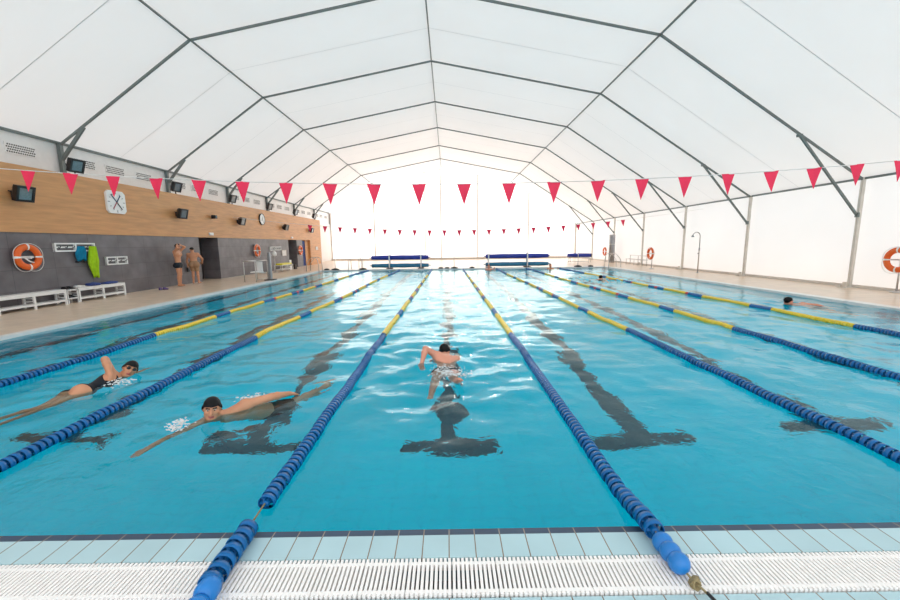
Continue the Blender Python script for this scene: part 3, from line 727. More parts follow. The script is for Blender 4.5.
# ---- woman breathing to the side in the outer lane
person('swimmer with goggles and dark suit turning her face to breathe, legs trailing left', dict(
    head=(-4.50, 5.27, 0.09), _hF=(0.80, -0.75, 0.10), _hU=(0.34, 0.5, 0.9), neck=(-4.62, 5.17, -0.03), pel=(-4.72, 4.74, -0.09), _dors=(-0.55, 0.1, 0.8),
    shR=(-4.59, 5.09, 0.05), shL=(-4.72, 5.24, -0.18), elR=(-4.72, 5.15, 0.27), wrR=(-4.52, 4.98, 0.10), _hdR=(0.1, -0.5, -0.9), _pnR=(-0.6, 0, -0.6),
    elL=(-4.72, 5.50, -0.26), wrL=(-4.70, 5.74, -0.28), _hdL=(0, 1, -0.1), _pnL=(0, 0, -1),
    hipR=(-4.64, 4.71, -0.06), hipL=(-4.80, 4.72, -0.14), knR=(-4.70, 4.32, -0.11), knL=(-4.84, 4.33, -0.16), anR=(-4.74, 3.95, -0.14), anL=(-4.88, 3.97, -0.08),
    _toR=(0, -0.95, -0.2), _toL=(0, -0.95, -0.2)), 0.0065, 'skin', cap=True, goggles=True, suit=True)
# ---- middle lane swimmer going away
person('swimmer seen from behind in the middle lane, left arm arched over the water', dict(
    head=(-0.075, 6.02, 0.075), _hF=(0.25, 0.75, -0.65), _hU=(0, 0.65, 0.75), neck=(-0.06, 5.84, 0.02), pel=(-0.06, 5.38, -0.13), _dors=(0.15, -0.1, 1),
    shL=(-0.19, 5.74, 0.085), shR=(0.10, 5.84, -0.02), elL=(-0.36, 5.66, 0.22), wrL=(-0.41, 5.50, 0.04), _hdL=(0.05, -0.5, -0.85), _pnL=(0.4, -0.5, 0), 
    elR=(0.14, 6.12, -0.14), wrR=(0.12, 6.36, -0.2), _hdR=(0, 1, -0.1), _pnR=(0, 0, -1),
    hipL=(-0.155, 5.35, -0.15), hipR=(0.04, 5.35, -0.13), knL=(-0.20, 4.95, -0.12), knR=(0.07, 4.97, -0.10), anL=(-0.22, 4.60, -0.06), anR=(0.09, 4.78, 0.02),
    _toL=(-0.1, -0.95, -0.1), _toR=(0.2, -0.8, 0.35)), 0.0075, 'skin_pink', cap=True, trunks=('suit', 0.09, 0.06, 0.007), eyes=False)
# ---- swimmer at the right edge
person('swimmer in a black cap beside the right pool edge, face turned to breathe', dict(
    head=(9.56, 10.72, 0.07), _hF=(0.9, -0.35, -0.05), _hU=(-0.35, -0.3, 0.9), neck=(9.62, 10.58, -0.05), pel=(9.78, 10.08, -0.2), _dors=(-0.2, 0.0, 1),
    shR=(9.82, 10.55, -0.01), shL=(9.47, 10.62, -0.12), elR=(10.0, 10.32, 0.0), wrR=(10.1, 10.1, -0.05), _hdR=(0.2, -1, -0.2), elL=(9.40, 10.9, -0.2), wrL=(9.38, 11.15, -0.22), _hdL=(0, 1, 0),
    hipR=(9.87, 10.04, -0.22), hipL=(9.69, 10.05, -0.25), knR=(9.93, 9.65, -0.32), knL=(9.76, 9.65, -0.36), anR=(9.98, 9.28, -0.2), anL=(9.8, 9.27, -0.28), _toR=(0, -0.95, -0.2), _toL=(0, -0.95, -0.2)),
    0.011, 'skin_pink', cap=True, trunks=('suit', 0.09, 0.12, 0.012), eyes=True)
# ---- far swimmers
person('distant swimmer in a dark cap with a blue wake behind the right lane ropes', dict(
    head=(7.37, 18.62, 0.08), _hF=(0.5, 0.8, -0.2), _hU=(0, 0.2, 1), neck=(7.33, 18.5, -0.03), pel=(7.2, 18.02, -0.1), _dors=(0, 0, 1), shR=(7.5, 18.44, -0.02), shL=(7.14, 18.5, -0.05),
    elR=(7.72, 18.3, 0.0), wrR=(7.8, 18.05, -0.05), elL=(7.08, 18.8, -0.15), wrL=(7.1, 19.05, -0.18), hipR=(7.29, 18.0, -0.12), hipL=(7.11, 18.0, -0.12), knR=(7.3, 17.6, -0.2), knL=(7.1, 17.6, -0.15),
    anR=(7.3, 17.2, -0.15), anL=(7.1, 17.22, -0.22), _toR=(0, -0.95, -0.2), _toL=(0, -0.95, -0.2)), 0.016, 'skin', cap=True, trunks=('suit', 0.09, 0.12, 0.016), eyes=False)
def wall_rest(label, x, y, skin, arm, cap=False):
    zs = -0.02
    person(label, dict(head=(x, y, zs + 0.24), _hF=(0.1, -1, 0), _hU=(0, 0, 1), neck=(x, y, zs + 0.08), pel=(x, y - 0.02, zs - 0.45), _dors=(0, 1, 0), shR=(x - 0.18, y, zs + 0.02), shL=(x + 0.18, y, zs + 0.02),
        elR=(x - 0.3, y + 0.05, zs - 0.12), wrR=(x - 0.42, y - 0.1, zs - 0.03), elL=(x + 0.18 + 0.25 * arm, y + 0.05, zs - 0.06), wrL=(x + 0.18 + 0.5 * arm, y + 0.08, zs + 0.06), hipR=(x - 0.09, y, zs - 0.5), hipL=(x + 0.09, y, zs - 0.5),
        knR=(x - 0.1, y - 0.08, zs - 0.9), knL=(x + 0.1, y - 0.05, zs - 0.9), anR=(x - 0.1, y, zs - 1.3), anL=(x + 0.1, y, zs - 1.3), _toR=(0, -1, 0), _toL=(0, -1, 0)), 0.018, skin, cap=cap, hair=not cap, trunks=('suit', 0.09, 0.14, 0.018), eyes=False)
wall_rest('distant pink swimmer resting at the far wall in front of the right cover roll', 2.80, 26.75, 'skin_pink', 0.35)
wall_rest('distant dark haired swimmer at the far wall right of the cover rolls', 7.02, 26.6, 'skin', 0.9)

# ---- two men standing by the slate wall
def dz(x): return 0.13 + (DZ - 0.13) * (x + 14) / (PL - CL + 14)
x, y = -11.62, 16.75; g0 = dz(x) + 0.078
f_ = unit((0.97, 0.12, 0)); r_ = np.array([f_[1], -f_[0], 0.0])            # facing, his right
def S(a, c, z): return np.array([x, y, g0]) + r_ * a + f_ * c + np.array([0, 0, z])
person('man in black trunks standing by the slate wall with both arms raised to his head', dict(
    head=S(0, 0.05, 1.63), _hF=f_ + np.array([0, 0, -0.15]), _hU=(0, 0, 1), neck=S(0, 0.0, 1.45), pel=S(0, 0, 0.90), _dors=-f_, shR=S(0.185, 0, 1.42), shL=S(-0.185, 0, 1.42),
    elR=S(0.30, 0.18, 1.58), wrR=S(0.17, 0.10, 1.68), _hdR=-r_ * 1 + np.array([0, 0, 0.3]), _pnR=-f_, elL=S(-0.30, 0.18, 1.62), wrL=S(-0.17, 0.10, 1.70), _hdL=r_ + np.array([0, 0, 0.3]), _pnL=-f_,
    hipR=S(0.09, 0, 0.86), hipL=S(-0.09, 0, 0.86), knR=S(0.10, 0.03, 0.45), knL=S(-0.10, 0.0, 0.45), anR=S(0.10, 0.0, 0.03), anL=S(-0.10, -0.04, 0.03), _toR=f_ + r_ * 0.2, _toL=f_ - r_ * 0.2), 0.0115, 'skin', hair=True, trunks=('suit', 0.07, 0.13, 0.011))
x, y = -11.72, 17.95; g0 = dz(x) + 0.078
f_ = unit((-0.35, 0.93, 0)); r_ = np.array([f_[1], -f_[0], 0.0])
mr_ = person('man in tan shorts seen from behind, leaning beside the dark doorway', dict(
    head=S(-0.07, 0.16, 1.48), _hF=unit(f_ * 0.8 - r_ * 0.6 + np.array([0, 0, -0.5])), _hU=(0, 0, 1), neck=S(-0.03, 0.06, 1.34), pel=S(0, -0.03, 0.85), _dors=-f_ + np.array([0, 0, 0.12]), shR=S(0.17, 0.02, 1.29), shL=S(-0.21, 0.06, 1.28),
    elR=S(0.34, 0.0, 1.08), wrR=S(0.30, 0.16, 0.92), _hdR=f_ * 0.6 - r_ * 0.6 + np.array([0, 0, -0.5]), elL=S(-0.29, 0.08, 0.99), wrL=S(-0.29, 0.14, 0.75), _pnL=r_, _cuL=1.0,
    hipR=S(0.09, -0.03, 0.81), hipL=S(-0.09, -0.03, 0.81), knR=S(0.10, 0.02, 0.43), knL=S(-0.08, 0.02, 0.43), anR=S(0.12, -0.02, 0.03), anL=S(-0.09, -0.02, 0.03), _toR=f_ + r_ * 0.25, _toL=f_ - r_ * 0.2), 0.0115, 'skin', hair=True, trunks=('shorts', 0.12, 0.30, 0.018), eyes=False)
hb = S(-0.295, 0.16, 0.58)
b = MB(); b.cbox(hb, (0.06, 0.12, 0.2), ch=0.015); b.tube([hb + A3(0, -0.03, 0.09), hb + A3(0, -0.02, 0.16), hb + A3(0, 0.02, 0.16), hb + A3(0, 0.03, 0.09)], 0.008, 6); tag(b.build('wash_bag', 'black'), 'small dark bag held in the left hand of the leaning man', 'bag')

# ---- white splashes round the swimmers
def splash(label, c, sx, sy_, sz, n, seed):
    R = random.Random(seed); b = MB()
    for i in range(n):
        a = R.gauss(0, 0.5); e = R.gauss(0, 0.5); r_s = R.uniform(0.002, 0.009) * (1 if R.random() < 0.85 else 1.6)
        px, py = c[0] + a * sx, c[1] + e * sy_
        b.sphere((px, py, water_z(px, py) + abs(R.gauss(0, 0.5)) * sz * math.exp(-(a * a + e * e))), r_s, 8, sc=(R.uniform(0.8, 1.9), R.uniform(0.8, 1.9), R.uniform(0.3, 0.7)), rot=Matrix.Rotation(R.uniform(0, 3.14), 3, 'Z'))
    tag(b.build('splash', 'foam'), label, 'splash', 'splashes round the swimmers', 'stuff')
splash('white splash under the chest of the goggled swimmer', (-4.43, 4.98, 0), 0.16, 0.13, 0.05, 200, 1)
splash('white splash over the outstretched arm of the man in the black cap', (-2.74, 3.68, 0), 0.10, 0.10, 0.08, 170, 2)
splash('white splash behind the shoulder of the man in the black cap', (-2.3, 4.36, 0), 0.2, 0.1, 0.04, 120, 3)
splash('white splash over the hips of the middle lane swimmer', (-0.0, 5.16, 0), 0.24, 0.24, 0.09, 480, 4)
splash('white splash in front of the distant swimmer with the blue wake', (7.3, 18.1, 0), 0.3, 0.4, 0.04, 60, 5)
splash('white splash at the shoulder of the swimmer by the right pool edge', (9.8, 10.45, 0), 0.3, 0.2, 0.02, 40, 6)

# ------------------------------------------------------------------ things on the left wall
WX = WL + 0.0
def ring_buoy(label, loc, rz, R=0.30, r=0.088, tilt=0.0, holder=None):
    t = thing('lifebuoy', label, 'lifebuoy', loc, rz, 'orange lifebuoys')
    b = MB(); b.lathe([(R + r * math.cos(a), r * 0.75 * math.sin(a)) for a in np.linspace(0, 2 * PI, 17)[:-1]], axis='X', n=40, closed=True); b.build('ring', 'orange', t)
    for q in range(4):
        b = MB(); a0 = q * PI / 2
        pts = [(0, R * math.cos(a0 + s_ * 0.085), R * math.sin(a0 + s_ * 0.085)) for s_ in (-1, 0, 1)]
        vs = []; k_ = 14
        for p_ in pts:
            rad = V((0, p_[1], p_[2])).normalized()
            for j in range(k_): aa = 2 * PI * j / k_; vs.append(V(p_) + rad * (r + 0.004) * math.cos(aa) + V((1, 0, 0)) * (r * 0.75 + 0.004) * math.sin(aa))
        b.add(vs, [(i * k_ + j, i * k_ + (j + 1) % k_, (i + 1) * k_ + (j + 1) % k_, (i + 1) * k_ + j) for i in range(2) for j in range(k_)], 0, True); b.build('band', 'white', t)
    b = MB(); pts = []
    for j in range(48):
        a = 2 * PI * j / 48; sag = 0.045 * abs(math.sin(2 * a)); pts.append((0.02, (R + r + 0.012 + sag) * math.cos(a), (R + r + 0.012 + sag) * math.sin(a) - 0.03 * abs(math.sin(2 * a))))
    b.tube(pts, 0.008, 6, closed=True); b.build('grab_rope', 'cord_white', t)
    if holder == 'wall':
        b = MB(); b.box((-0.10, -0.2, -0.03), (-0.05, 0.2, 0.03)); b.box((-0.07, -0.02, -0.05), (0.09, 0.02, 0.0)); b.tube([(0.03, -0.12, -0.02), (0.05, -0.02, -0.12), (0.03, 0.1, -0.16)], 0.02, 8); b.build('hook', 'white', t)
    if holder == 'pole':
        h_ = loc[2] - DZ; b = MB(); b.tube([(-0.11, 0, -h_ + 0.02), (-0.11, 0, 0.1)], 0.025, 10); b.lathe([(0.16, 0), (0.16, 0.03), (0.05, 0.06)], (-0.11, 0, -h_ ), 'Z', 18); b.box((-0.11, -0.3, -0.02), (-0.085, 0.3, 0.02)); b.build('stand', 'chrome', t)
    return t
ring_buoy('orange lifebuoy on the slate wall left of the towels', (WX + 0.11, 11.16, 1.56), 0, holder='wall', R=0.285)
ring_buoy('orange lifebuoy on the slate wall past the dark doorway', (WX + 0.11, 24.55, 1.53), 0, holder='wall')
ring_buoy('orange lifebuoy on the wall just left of the blue door', (WX + 0.11, 31.75, 1.44), 0, holder='wall')
ring_buoy('orange lifebuoy at the right edge of the photo on the white tent wall', (14.15, 12.15, 1.10), PI, R=0.31, holder='pole')
ring_buoy('orange lifebuoy on a pole on the right deck beside the outdoor shower', (12.7, 24.35, 1.03), PI, holder='pole')
ring_buoy('small distant orange lifebuoy left of the grey steel drum on the right', (13.9, 34.5, 0.95), PI, holder='pole')

def rack(label, y0, y1, z0, z1, hooks):
    t = thing('coat_rack', label, 'rack', (WX, y0, z0), group='white racks on the slate wall'); w, hh = y1 - y0, z1 - z0
    b = MB()
    for z in (0.0, hh * 0.5 - 0.02, hh - 0.045): b.box((0.02, 0, z), (0.055, w, z + 0.045))
    b.build('rail', 'white', t)
    for y in (0.0, w / 2 - 0.025, w - 0.05):
        b = MB(); b.box((0.0, y, 0), (0.07, y + 0.05, hh)); b.build('upright', 'white', t)
    for i in range(hooks):
        y = (i + 0.5) * w / hooks; b = MB(); b.tube([(0.05, y, hh * 0.5), (0.11, y, hh * 0.45), (0.13, y, hh * 0.55), (0.13, y, hh * 0.66)], 0.01, 6); b.build('hook', 'black', t)
rack('white rack holding the blue and green towels', 12.0, 13.37, 1.69, 1.965, 6)
rack('smaller white rack right of the green towel', 13.75, 14.65, 1.19, 1.485, 4)
rack('pale rack on the wall between the lifebuoy and the white notice', 26.5, 28.2, 1.50, 1.75, 6)
def towel(name, mat_, label, y, ztop, zbot, wt, wm, wb, seed):
    R = random.Random(seed); b = MB(); nz, ny = 22, 22; vs = []
    for side in (0, 1):
        for i in range(nz + 1):
            t = i / nz; z = ztop + (zbot - ztop) * t
            w = wt + (wm - wt) * min(1, t * 2) if t < 0.5 else wm + (wb - wm) * (t - 0.5) * 2
            for j in range(ny + 1):
                s_ = j / ny - 0.5; fold = 0.028 * math.sin(s_ * 15 + seed + t * 2) * (0.3 + t) + 0.015 * math.sin(s_ * 31 + t * 4)
                bulge = 0.09 * math.sqrt(max(0, 1 - (2 * s_) ** 2)) * (1 - 0.3 * t)
                xx = WX + 0.055 + (bulge + fold * 0.7 if side else 0.0 + 0.01 * math.sin(s_ * 9)) * (1 if side else 1)
                edge = 0.05 * math.sin(s_ * 8 + seed) if i == nz else 0.0
                vs.append((max(WX + 0.012, xx) + (0.03 if side else 0), y + s_ * w + 0.02 * math.sin(t * 5 + seed), z + edge))
    n1 = ny + 1; o = (nz + 1) * n1; fs = []
    for i in range(nz):
        for j in range(ny):
            a = i * n1 + j; fs.append((a, a + n1, a + n1 + 1, a + 1)); fs.append((o + a, o + a + 1, o + a + n1 + 1, o + a + n1))
        a = i * n1; fs.append((a, o + a, o + a + n1, a + n1)); a = i * n1 + ny; fs.append((a, a + n1, o + a + n1, o + a))
    for j in range(ny): fs.append((j, j + 1, o + j + 1, o + j)); a = nz * n1 + j; fs.append((a, o + a, o + a + 1, a + 1))
    b.add(vs, fs, 0, True); tag(b.build(name, mat_), label, 'towel')
towel('towel', 'towel_blue', 'blue towel hanging on the white rack', 12.80, 1.86, 1.42, 0.20, 0.34, 0.30, 1)
towel('towel', 'towel_green', 'long lime green towel hanging from the end of the white rack', 13.22, 1.86, 0.84, 0.20, 0.40, 0.16, 2)
b = MB(); b.box((0, -0.17, 0), (0.13, 0.17, 0.02)); b.box((0, -0.17, 0.02), (0.02, 0.17, 0.05)); tag(b.build('wall_shelf', 'black', loc=(WX, 12.82, 1.33)), 'small dark shelf under the blue towel', 'shelf')

def bench(label, y0, y1, bays):
    t = thing('bench', label, 'bench', (WX + 0.06, y0, dz(WX + 0.2) - 0.004), group='white slatted benches along the slate wall'); w = y1 - y0; D_ = 0.36; H_ = 0.46
    for i in range(3):
        b = MB(); x0 = 0.01 + i * 0.118; b.box((x0, 0, H_ - 0.035), (x0 + 0.10, w, H_)); b.build('seat_slat', 'white_plastic', t)
    b = MB(); b.box((D_ - 0.045, 0, H_ - 0.10), (D_ - 0.015, w, H_ - 0.035)); b.build('apron', 'white_plastic', t)
    for i in range(2):
        b = MB(); x0 = 0.06 + i * 0.15; b.box((x0, 0, 0.12), (x0 + 0.11, w, 0.15)); b.build('lower_slat', 'white_plastic', t)
    b = MB(); b.box((D_ - 0.05, 0, 0.09), (D_ - 0.02, w, 0.15)); b.build('lower_rail', 'white_plastic', t)
    for i in range(bays + 1):
        y = i * (w - 0.05) / bays
        b = MB(); b.box((D_ - 0.055, y, 0), (D_ - 0.01, y + 0.05, H_ - 0.035)); b.box((0.01, y, 0), (0.055, y + 0.05, H_ - 0.035))
        for z in (0.2, 0.29): b.box((0.05, y + 0.01, z), (D_ - 0.05, y + 0.04, z + 0.03))
        b.build('leg_frame', 'white_plastic', t)
    return t
bench('white slatted bench under the lifebuoy, nearest the camera', 9.95, 11.80, 2)
bench('white slatted bench under the towels with bags on it', 12.20, 13.98, 2)
bench('white slatted bench cut off by the left edge of the photo', 7.9, 9.85, 2)
t = thing('shoe_stand', 'low dark wire stand between the two white benches', 'shoe rack', (WX + 0.08, 11.84, dz(WX + 0.2) - 0.004))
for z in (0.14, 0.40):
    b = MB(); b.box((0, 0, z), (0.32, 0.34, z + 0.02)); b.build('shelf', 'white_plastic', t)
for y in (0.0, 0.32):
    b = MB(); b.box((0.0, y, 0), (0.03, y + 0.02, 0.42)); b.box((0.29, y, 0), (0.32, y + 0.02, 0.42)); b.box((0.02, y, 0.38), (0.3, y + 0.02, 0.40)); b.build('leg_frame', 'white_plastic', t)
def shoe(label, loc, rz, m1, m2, L_=0.26, group=None):
    t = thing('shoe', label, 'shoe', loc, rz, group)
    b = MB(); pr = [(-0.5, 0.0), (-0.46, 0.16), (-0.2, 0.15), (0.1, 0.19), (0.35, 0.18), (0.5, 0.06), (0.5, -0.06), (0.35, -0.18), (0.1, -0.17), (-0.2, -0.14), (-0.46, -0.15)]
    n_ = len(pr); vs = [(a * L_, c * L_, z) for z in (0, 0.02) for a, c in pr]; b.add(vs, [tuple(range(n_ - 1, -1, -1)), tuple(range(n_, 2 * n_))] + [(i, (i + 1) % n_, n_ + (i + 1) % n_, n_ + i) for i in range(n_)]); b.build('sole', m2, t)
    b = MB()
    vs = []; hs = [0.09, 0.09, 0.085, 0.06, 0.045, 0.03]
    for i, hh in enumerate(hs):
        a = -0.46 + i * 0.185
        for j in range(9): th = PI * j / 8; vs.append((a * L_, 0.155 * L_ * math.cos(th), 0.02 + hh * math.sin(th) ** 0.6))
    b.add(vs, [(i * 9 + j, i * 9 + j + 1, i * 9 + 10 + j, i * 9 + 9 + j) for i in range(5) for j in range(8)] + [tuple(range(8, -1, -1)), tuple(45 + j for j in range(9))], 0, True); b.build('upper', m1, t)
zb = dz(WX + 0.2)
for i, (y, z, s_) in enumerate([(11.94, 0.42, 'left shoe on top of the wire stand'), (12.09, 0.42, 'right shoe on top of the wire stand'), (11.94, 0.16, 'left shoe on the lower shelf of the wire stand'), (12.09, 0.16, 'right shoe on the lower shelf of the wire stand')]):
    shoe('dark and white ' + s_, (WX + 0.27, y, zb + z - 0.004), 0.05, 'black', 'white', 0.25, 'shoes on the wire stand')
shoe('purple and dark slipper lying on the deck left of the standing men', (-11.45, 15.62, dz(-11.45)), 1.2, 'purple', 'black_rubber', 0.19, 'slippers on the deck')
shoe('purple and dark slipper beside its pair near the slate wall', (-11.57, 15.52, dz(-11.57)), 1.5, 'purple', 'black_rubber', 0.19, 'slippers on the deck')
def soft(name, label, cat, mat_, c, size, seed):
    b = MB(); R = random.Random(seed); n_ = 20; vs = []
    for i in range(11):
        t_ = PI * i / 10
        for j in range(n_):
            a = 2 * PI * j / n_; p_ = [math.copysign(abs(math.sin(t_)) ** 0.6 * abs(q) ** 0.55, q) for q in (math.cos(a), math.sin(a))]
            w_ = 1 + 0.06 * math.sin(3 * a + seed + 2 * t_); vs.append((c[0] + size[0] / 2 * p_[0] * w_, c[1] + size[1] / 2 * p_[1] * w_, c[2] + size[2] * (0.5 + 0.5 * math.copysign(abs(math.cos(t_)) ** 0.6, math.cos(t_)) * (w_ if math.cos(t_) > 0 else 1))))
    b.add(vs, [(i * n_ + j, (i + 1) * n_ + j, (i + 1) * n_ + (j + 1) % n_, i * n_ + (j + 1) % n_) for i in range(10) for j in range(n_)], 0, True)
    b.tube([(c[0] - size[0] * 0.15, c[1] - size[1] * 0.2, c[2] + size[2] * 0.93), (c[0], c[1], c[2] + size[2] * 1.12), (c[0] + size[0] * 0.15, c[1] + size[1] * 0.2, c[2] + size[2] * 0.93)], 0.008, 6, 0)
    tag(b.build(name, mat_), label, cat)
soft('sports_bag', 'dark blue bag lying on the bench under the towels', 'bag', 'bag_blue', (WX + 0.24, 12.90, zb + 0.452), (0.26, 0.40, 0.10), 1)
soft('swim_bag', 'flat blue bag at the right end of the white bench', 'bag', 'bag_blue', (WX + 0.24, 13.55, zb + 0.452), (0.24, 0.56, 0.08), 4)
soft('folded_towel', 'small pale folded towel at the left end of the second bench', 'towel', 'paper', (WX + 0.24, 12.42, zb + 0.452), (0.22, 0.26, 0.06), 7)

def floodlight(label, loc, aim, s=0.46, post=None, group=None):
    t = thing('floodlight', label, 'floodlight', loc, group=group)
    d = V(aim).normalized(); R = d.to_track_quat('X', 'Z').to_matrix()
    def tr(p): return R @ V(p)
    b = MB(); h = s / 2
    fr, bk = [(0.12, a * h, c * h * 0.94) for a, c in ((-1, -1), (1, -1), (1, 1), (-1, 1))], [(-0.12, a * h * 0.55, c * h * 0.6) for a, c in ((-1, -1), (1, -1), (1, 1), (-1, 1))]
    md = [(0.02, a * h, c * h * 0.94) for a, c in ((-1, -1), (1, -1), (1, 1), (-1, 1))]
    vs = [tr(p) for p in bk + md + fr]; b.add(vs, [(3, 2, 1, 0)] + [(k * 4 + i, k * 4 + (i + 1) % 4, k * 4 + 4 + (i + 1) % 4, k * 4 + 4 + i) for k in (0, 1) for i in range(4)])
    for a0, a1, c0, c1 in ((-1, 1, 0.72, 1), (-1, 1, -1, -0.72), (-1, -0.72, -0.72, 0.72), (0.72, 1, -0.72, 0.72)):
        b.add([tr((xx, yy_ * h, zz_ * h * 0.94)) for xx in (0.12, 0.145) for yy_, zz_ in ((a0, c0), (a1, c0), (a1, c1), (a0, c1))], [(4, 5, 6, 7), (0, 1, 5, 4), (1, 2, 6, 5), (2, 3, 7, 6), (3, 0, 4, 7)])
    for k in range(5): b.add([tr((xx, yy_, zz_)) for xx in (-0.16, -0.02) for yy_, zz_ in ((-h * 0.5, -h * 0.5 + k * h * 0.22), (h * 0.5, -h * 0.5 + k * h * 0.22), (h * 0.5, -h * 0.48 + k * h * 0.22), (-h * 0.5, -h * 0.48 + k * h * 0.22))], [(0, 1, 2, 3), (7, 6, 5, 4), (0, 4, 5, 1), (2, 6, 7, 3)])
    b.build('housing', 'black', t)
    b = MB(); b.add([tr((0.125, a * h * 0.74, c * h * 0.7)) for a, c in ((-1, -1), (1, -1), (1, 1), (-1, 1))], [(0, 1, 2, 3)]); b.build('lens', 'glass', t)
    b = MB()
    if post is None:
        px = WX + 0.03 - loc[0]; b.tube([(px, 0, -0.05), (-0.05, 0, -0.05)], 0.03, 8); b.box((px, -0.08, -0.13), (px + 0.02, 0.08, 0.03)); b.tube([tr((0, -h - 0.01, 0)), tr((-0.18, -h * 0.7, 0)), tr((-0.18, h * 0.7, 0)), tr((0, h + 0.01, 0))], 0.014, 6)
    else:
        pz = TOP - loc[2]; b.box((-0.08, -0.08, pz), (0.08, 0.08, pz + 0.015)); b.tube([(0, 0, pz), (0, 0, -h * 0.8)], 0.025, 8); b.tube([tr((0, -h - 0.01, 0)), (0, -h - 0.01, -h * 0.8), (0, h + 0.01, -h * 0.8), tr((0, h + 0.01, 0))], 0.014, 6)
    b.build('bracket', 'black', t)
    return t
gw = 'black floodlights on the wooden wall'; gp = 'black floodlights under the left eave'
for i, (y, z, s_, sz_) in enumerate([(11.39, 3.37, 'leftmost, on the wooden wall left of the square clock', 0.46), (18.05, 3.32, 'on the wooden wall right of the square clock', 0.46), (23.2, 3.27, 'on the wooden wall left of the round clock', 0.46), (29.45, 3.19, 'on the wooden wall right of the round clock', 0.46), (34.95, 3.16, 'at the far end of the wooden wall', 0.44)]):
    floodlight('black floodlight ' + s_, (WX + 0.24, y * 0.978, EYE + (z - EYE) * 0.978), (1.0, -0.05, -0.28), sz_, None, gw)
for i, y in enumerate([13.25, 18.0, 22.6, 27.2, 31.8, 36.2]):
    floodlight('black floodlight on top of the wooden wall at the %s roof arch' % ['first', 'second', 'third', 'fourth', 'fifth', 'sixth'][i], (WX - 0.14, y, TOP + 0.36), (1.0, -0.1, -0.35), 0.46, 1, gp)
t = thing('security_camera', 'small black camera on the wooden wall above the dark doorway', 'camera', (WX + 0.03, 20.2, 3.30))
b = MB(); b.box((0.06, -0.09, -0.09), (0.26, 0.09, 0.09)); b.build('housing', 'black', t); b = MB(); b.lathe([(0.05, 0), (0.055, 0.03), (0.03, 0.035)], (0.26, 0, 0), 'X', 14); b.build('lens', 'glass', t); b = MB(); b.tube([(0, 0, 0), (0.08, 0, 0)], 0.03, 8); b.build('bracket', 'black', t)
# pace clock
t = thing('pace_clock', 'square white pace clock with crossed hands on the wooden wall', 'clock', (WX + 0.03, 14.45, 3.43))
b = MB(); b.cbox((0.035, 0, 0), (0.80, 0.80, 0.07), rot=Matrix.Rotation(PI / 2, 3, 'Y'), ch=0.10); b.build('dial', 'white', t)
for k in range(12):
    a = k * PI / 6; b = MB(); l_ = 0.05 if k % 3 else 0.09; b.beam((0.073, 0.28 * math.sin(a), 0.28 * math.cos(a)), (0.073, (0.28 + l_) * math.sin(a), (0.28 + l_) * math.cos(a)), 0.03, 0.006, upv=(1, 0, 0)); b.build('minute_mark', 'steel_grey', t)
for a, c_, l0 in ((2.45, 'black', 0.32), (2.45 + PI, 'hand_blue', 0.34), (0.62, 'hand_blue', 0.3), (0.62 + PI, 'hand_red', 0.30)):
    aa = -a if False else a; b = MB(); b.beam((0.08, 0, 0), (0.08, -l0 * math.sin(aa) * -1, l0 * math.cos(aa)), 0.035, 0.008, upv=(1, 0, 0)); b.build('hand', c_, t)
t = thing('round_clock', 'round white clock with a dark rim on the wooden wall', 'clock', (WX + 0.03, 25.6, 3.52))
b = MB(); b.lathe([(0.36, 0), (0.37, 0.05), (0.36, 0.08), (0.33, 0.08), (0.33, 0.06), (0.30, 0.055)], (0, 0, 0), 'X', 36); b.build('rim', 'black', t); b = MB(); b.lathe([(0.325, 0.05), (0.325, 0.065)], (0, 0, 0), 'X', 36, sm=False); b.build('dial', 'white', t)
for a, l0 in ((0.5, 0.2), (2.6, 0.27)):
    b = MB(); b.beam((0.07, 0, 0), (0.07, l0 * math.sin(a), l0 * math.cos(a)), 0.025, 0.006, upv=(1, 0, 0)); b.build('hand', 'black', t)
for y, z, s_ in ((20.0, 2.44, 'above the dark doorway'), (30.3, 2.42, 'above the doorway at the far end')):
    t = thing('emergency_light', 'small white emergency light ' + s_, 'light', (WX + 0.03, y, z)); b = MB(); b.cbox((0.035, 0, 0), (0.07, 0.34, 0.13), ch=0.02); b.build('housing', 'white', t); b = MB(); b.cbox((0.075, 0, -0.01), (0.01, 0.28, 0.08)); b.build('diffuser', 'paper', t)
def notice(label, y, z, w, h, x=WX):
    t = thing('notice_board', label, 'notice', (x, y, z), group='pale notices on the wall'); b = MB(); b.box((0, -w / 2, -h / 2), (0.02, w / 2, h / 2)); b.build('board', 'paper', t)
    b = MB()
    for a, c, e, g in ((-w / 2, w / 2, h / 2 - 0.03, h / 2), (-w / 2, w / 2, -h / 2, -h / 2 + 0.03), (-w / 2, -w / 2 + 0.03, -h / 2, h / 2), (w / 2 - 0.03, w / 2, -h / 2, h / 2)): b.box((0.0, a, e), (0.03, c, g))
    b.build('frame', 'steel_post', t)
notice('white notice left of the far doorway', 28.78, 1.28, 0.75, 0.42)
notice('pale notice high on the wall inside the far doorway', 30.4, 1.55, 0.7, 0.55, WX - 0.88)
notice('pale notice on the wooden end panel past the blue door', 35.9, 1.55, 0.6, 0.3, WX + 0.03)
b = MB(); b.box((0, 0, 0), (0.5, 0.7, 0.55)); b.box((-0.01, -0.01, 0.55), (0.51, 0.71, 0.60)); tag(b.build('storage_box', 'white_plastic', loc=(WX - 0.75, 29.95, 0.105)), 'white storage box inside the far doorway', 'box')

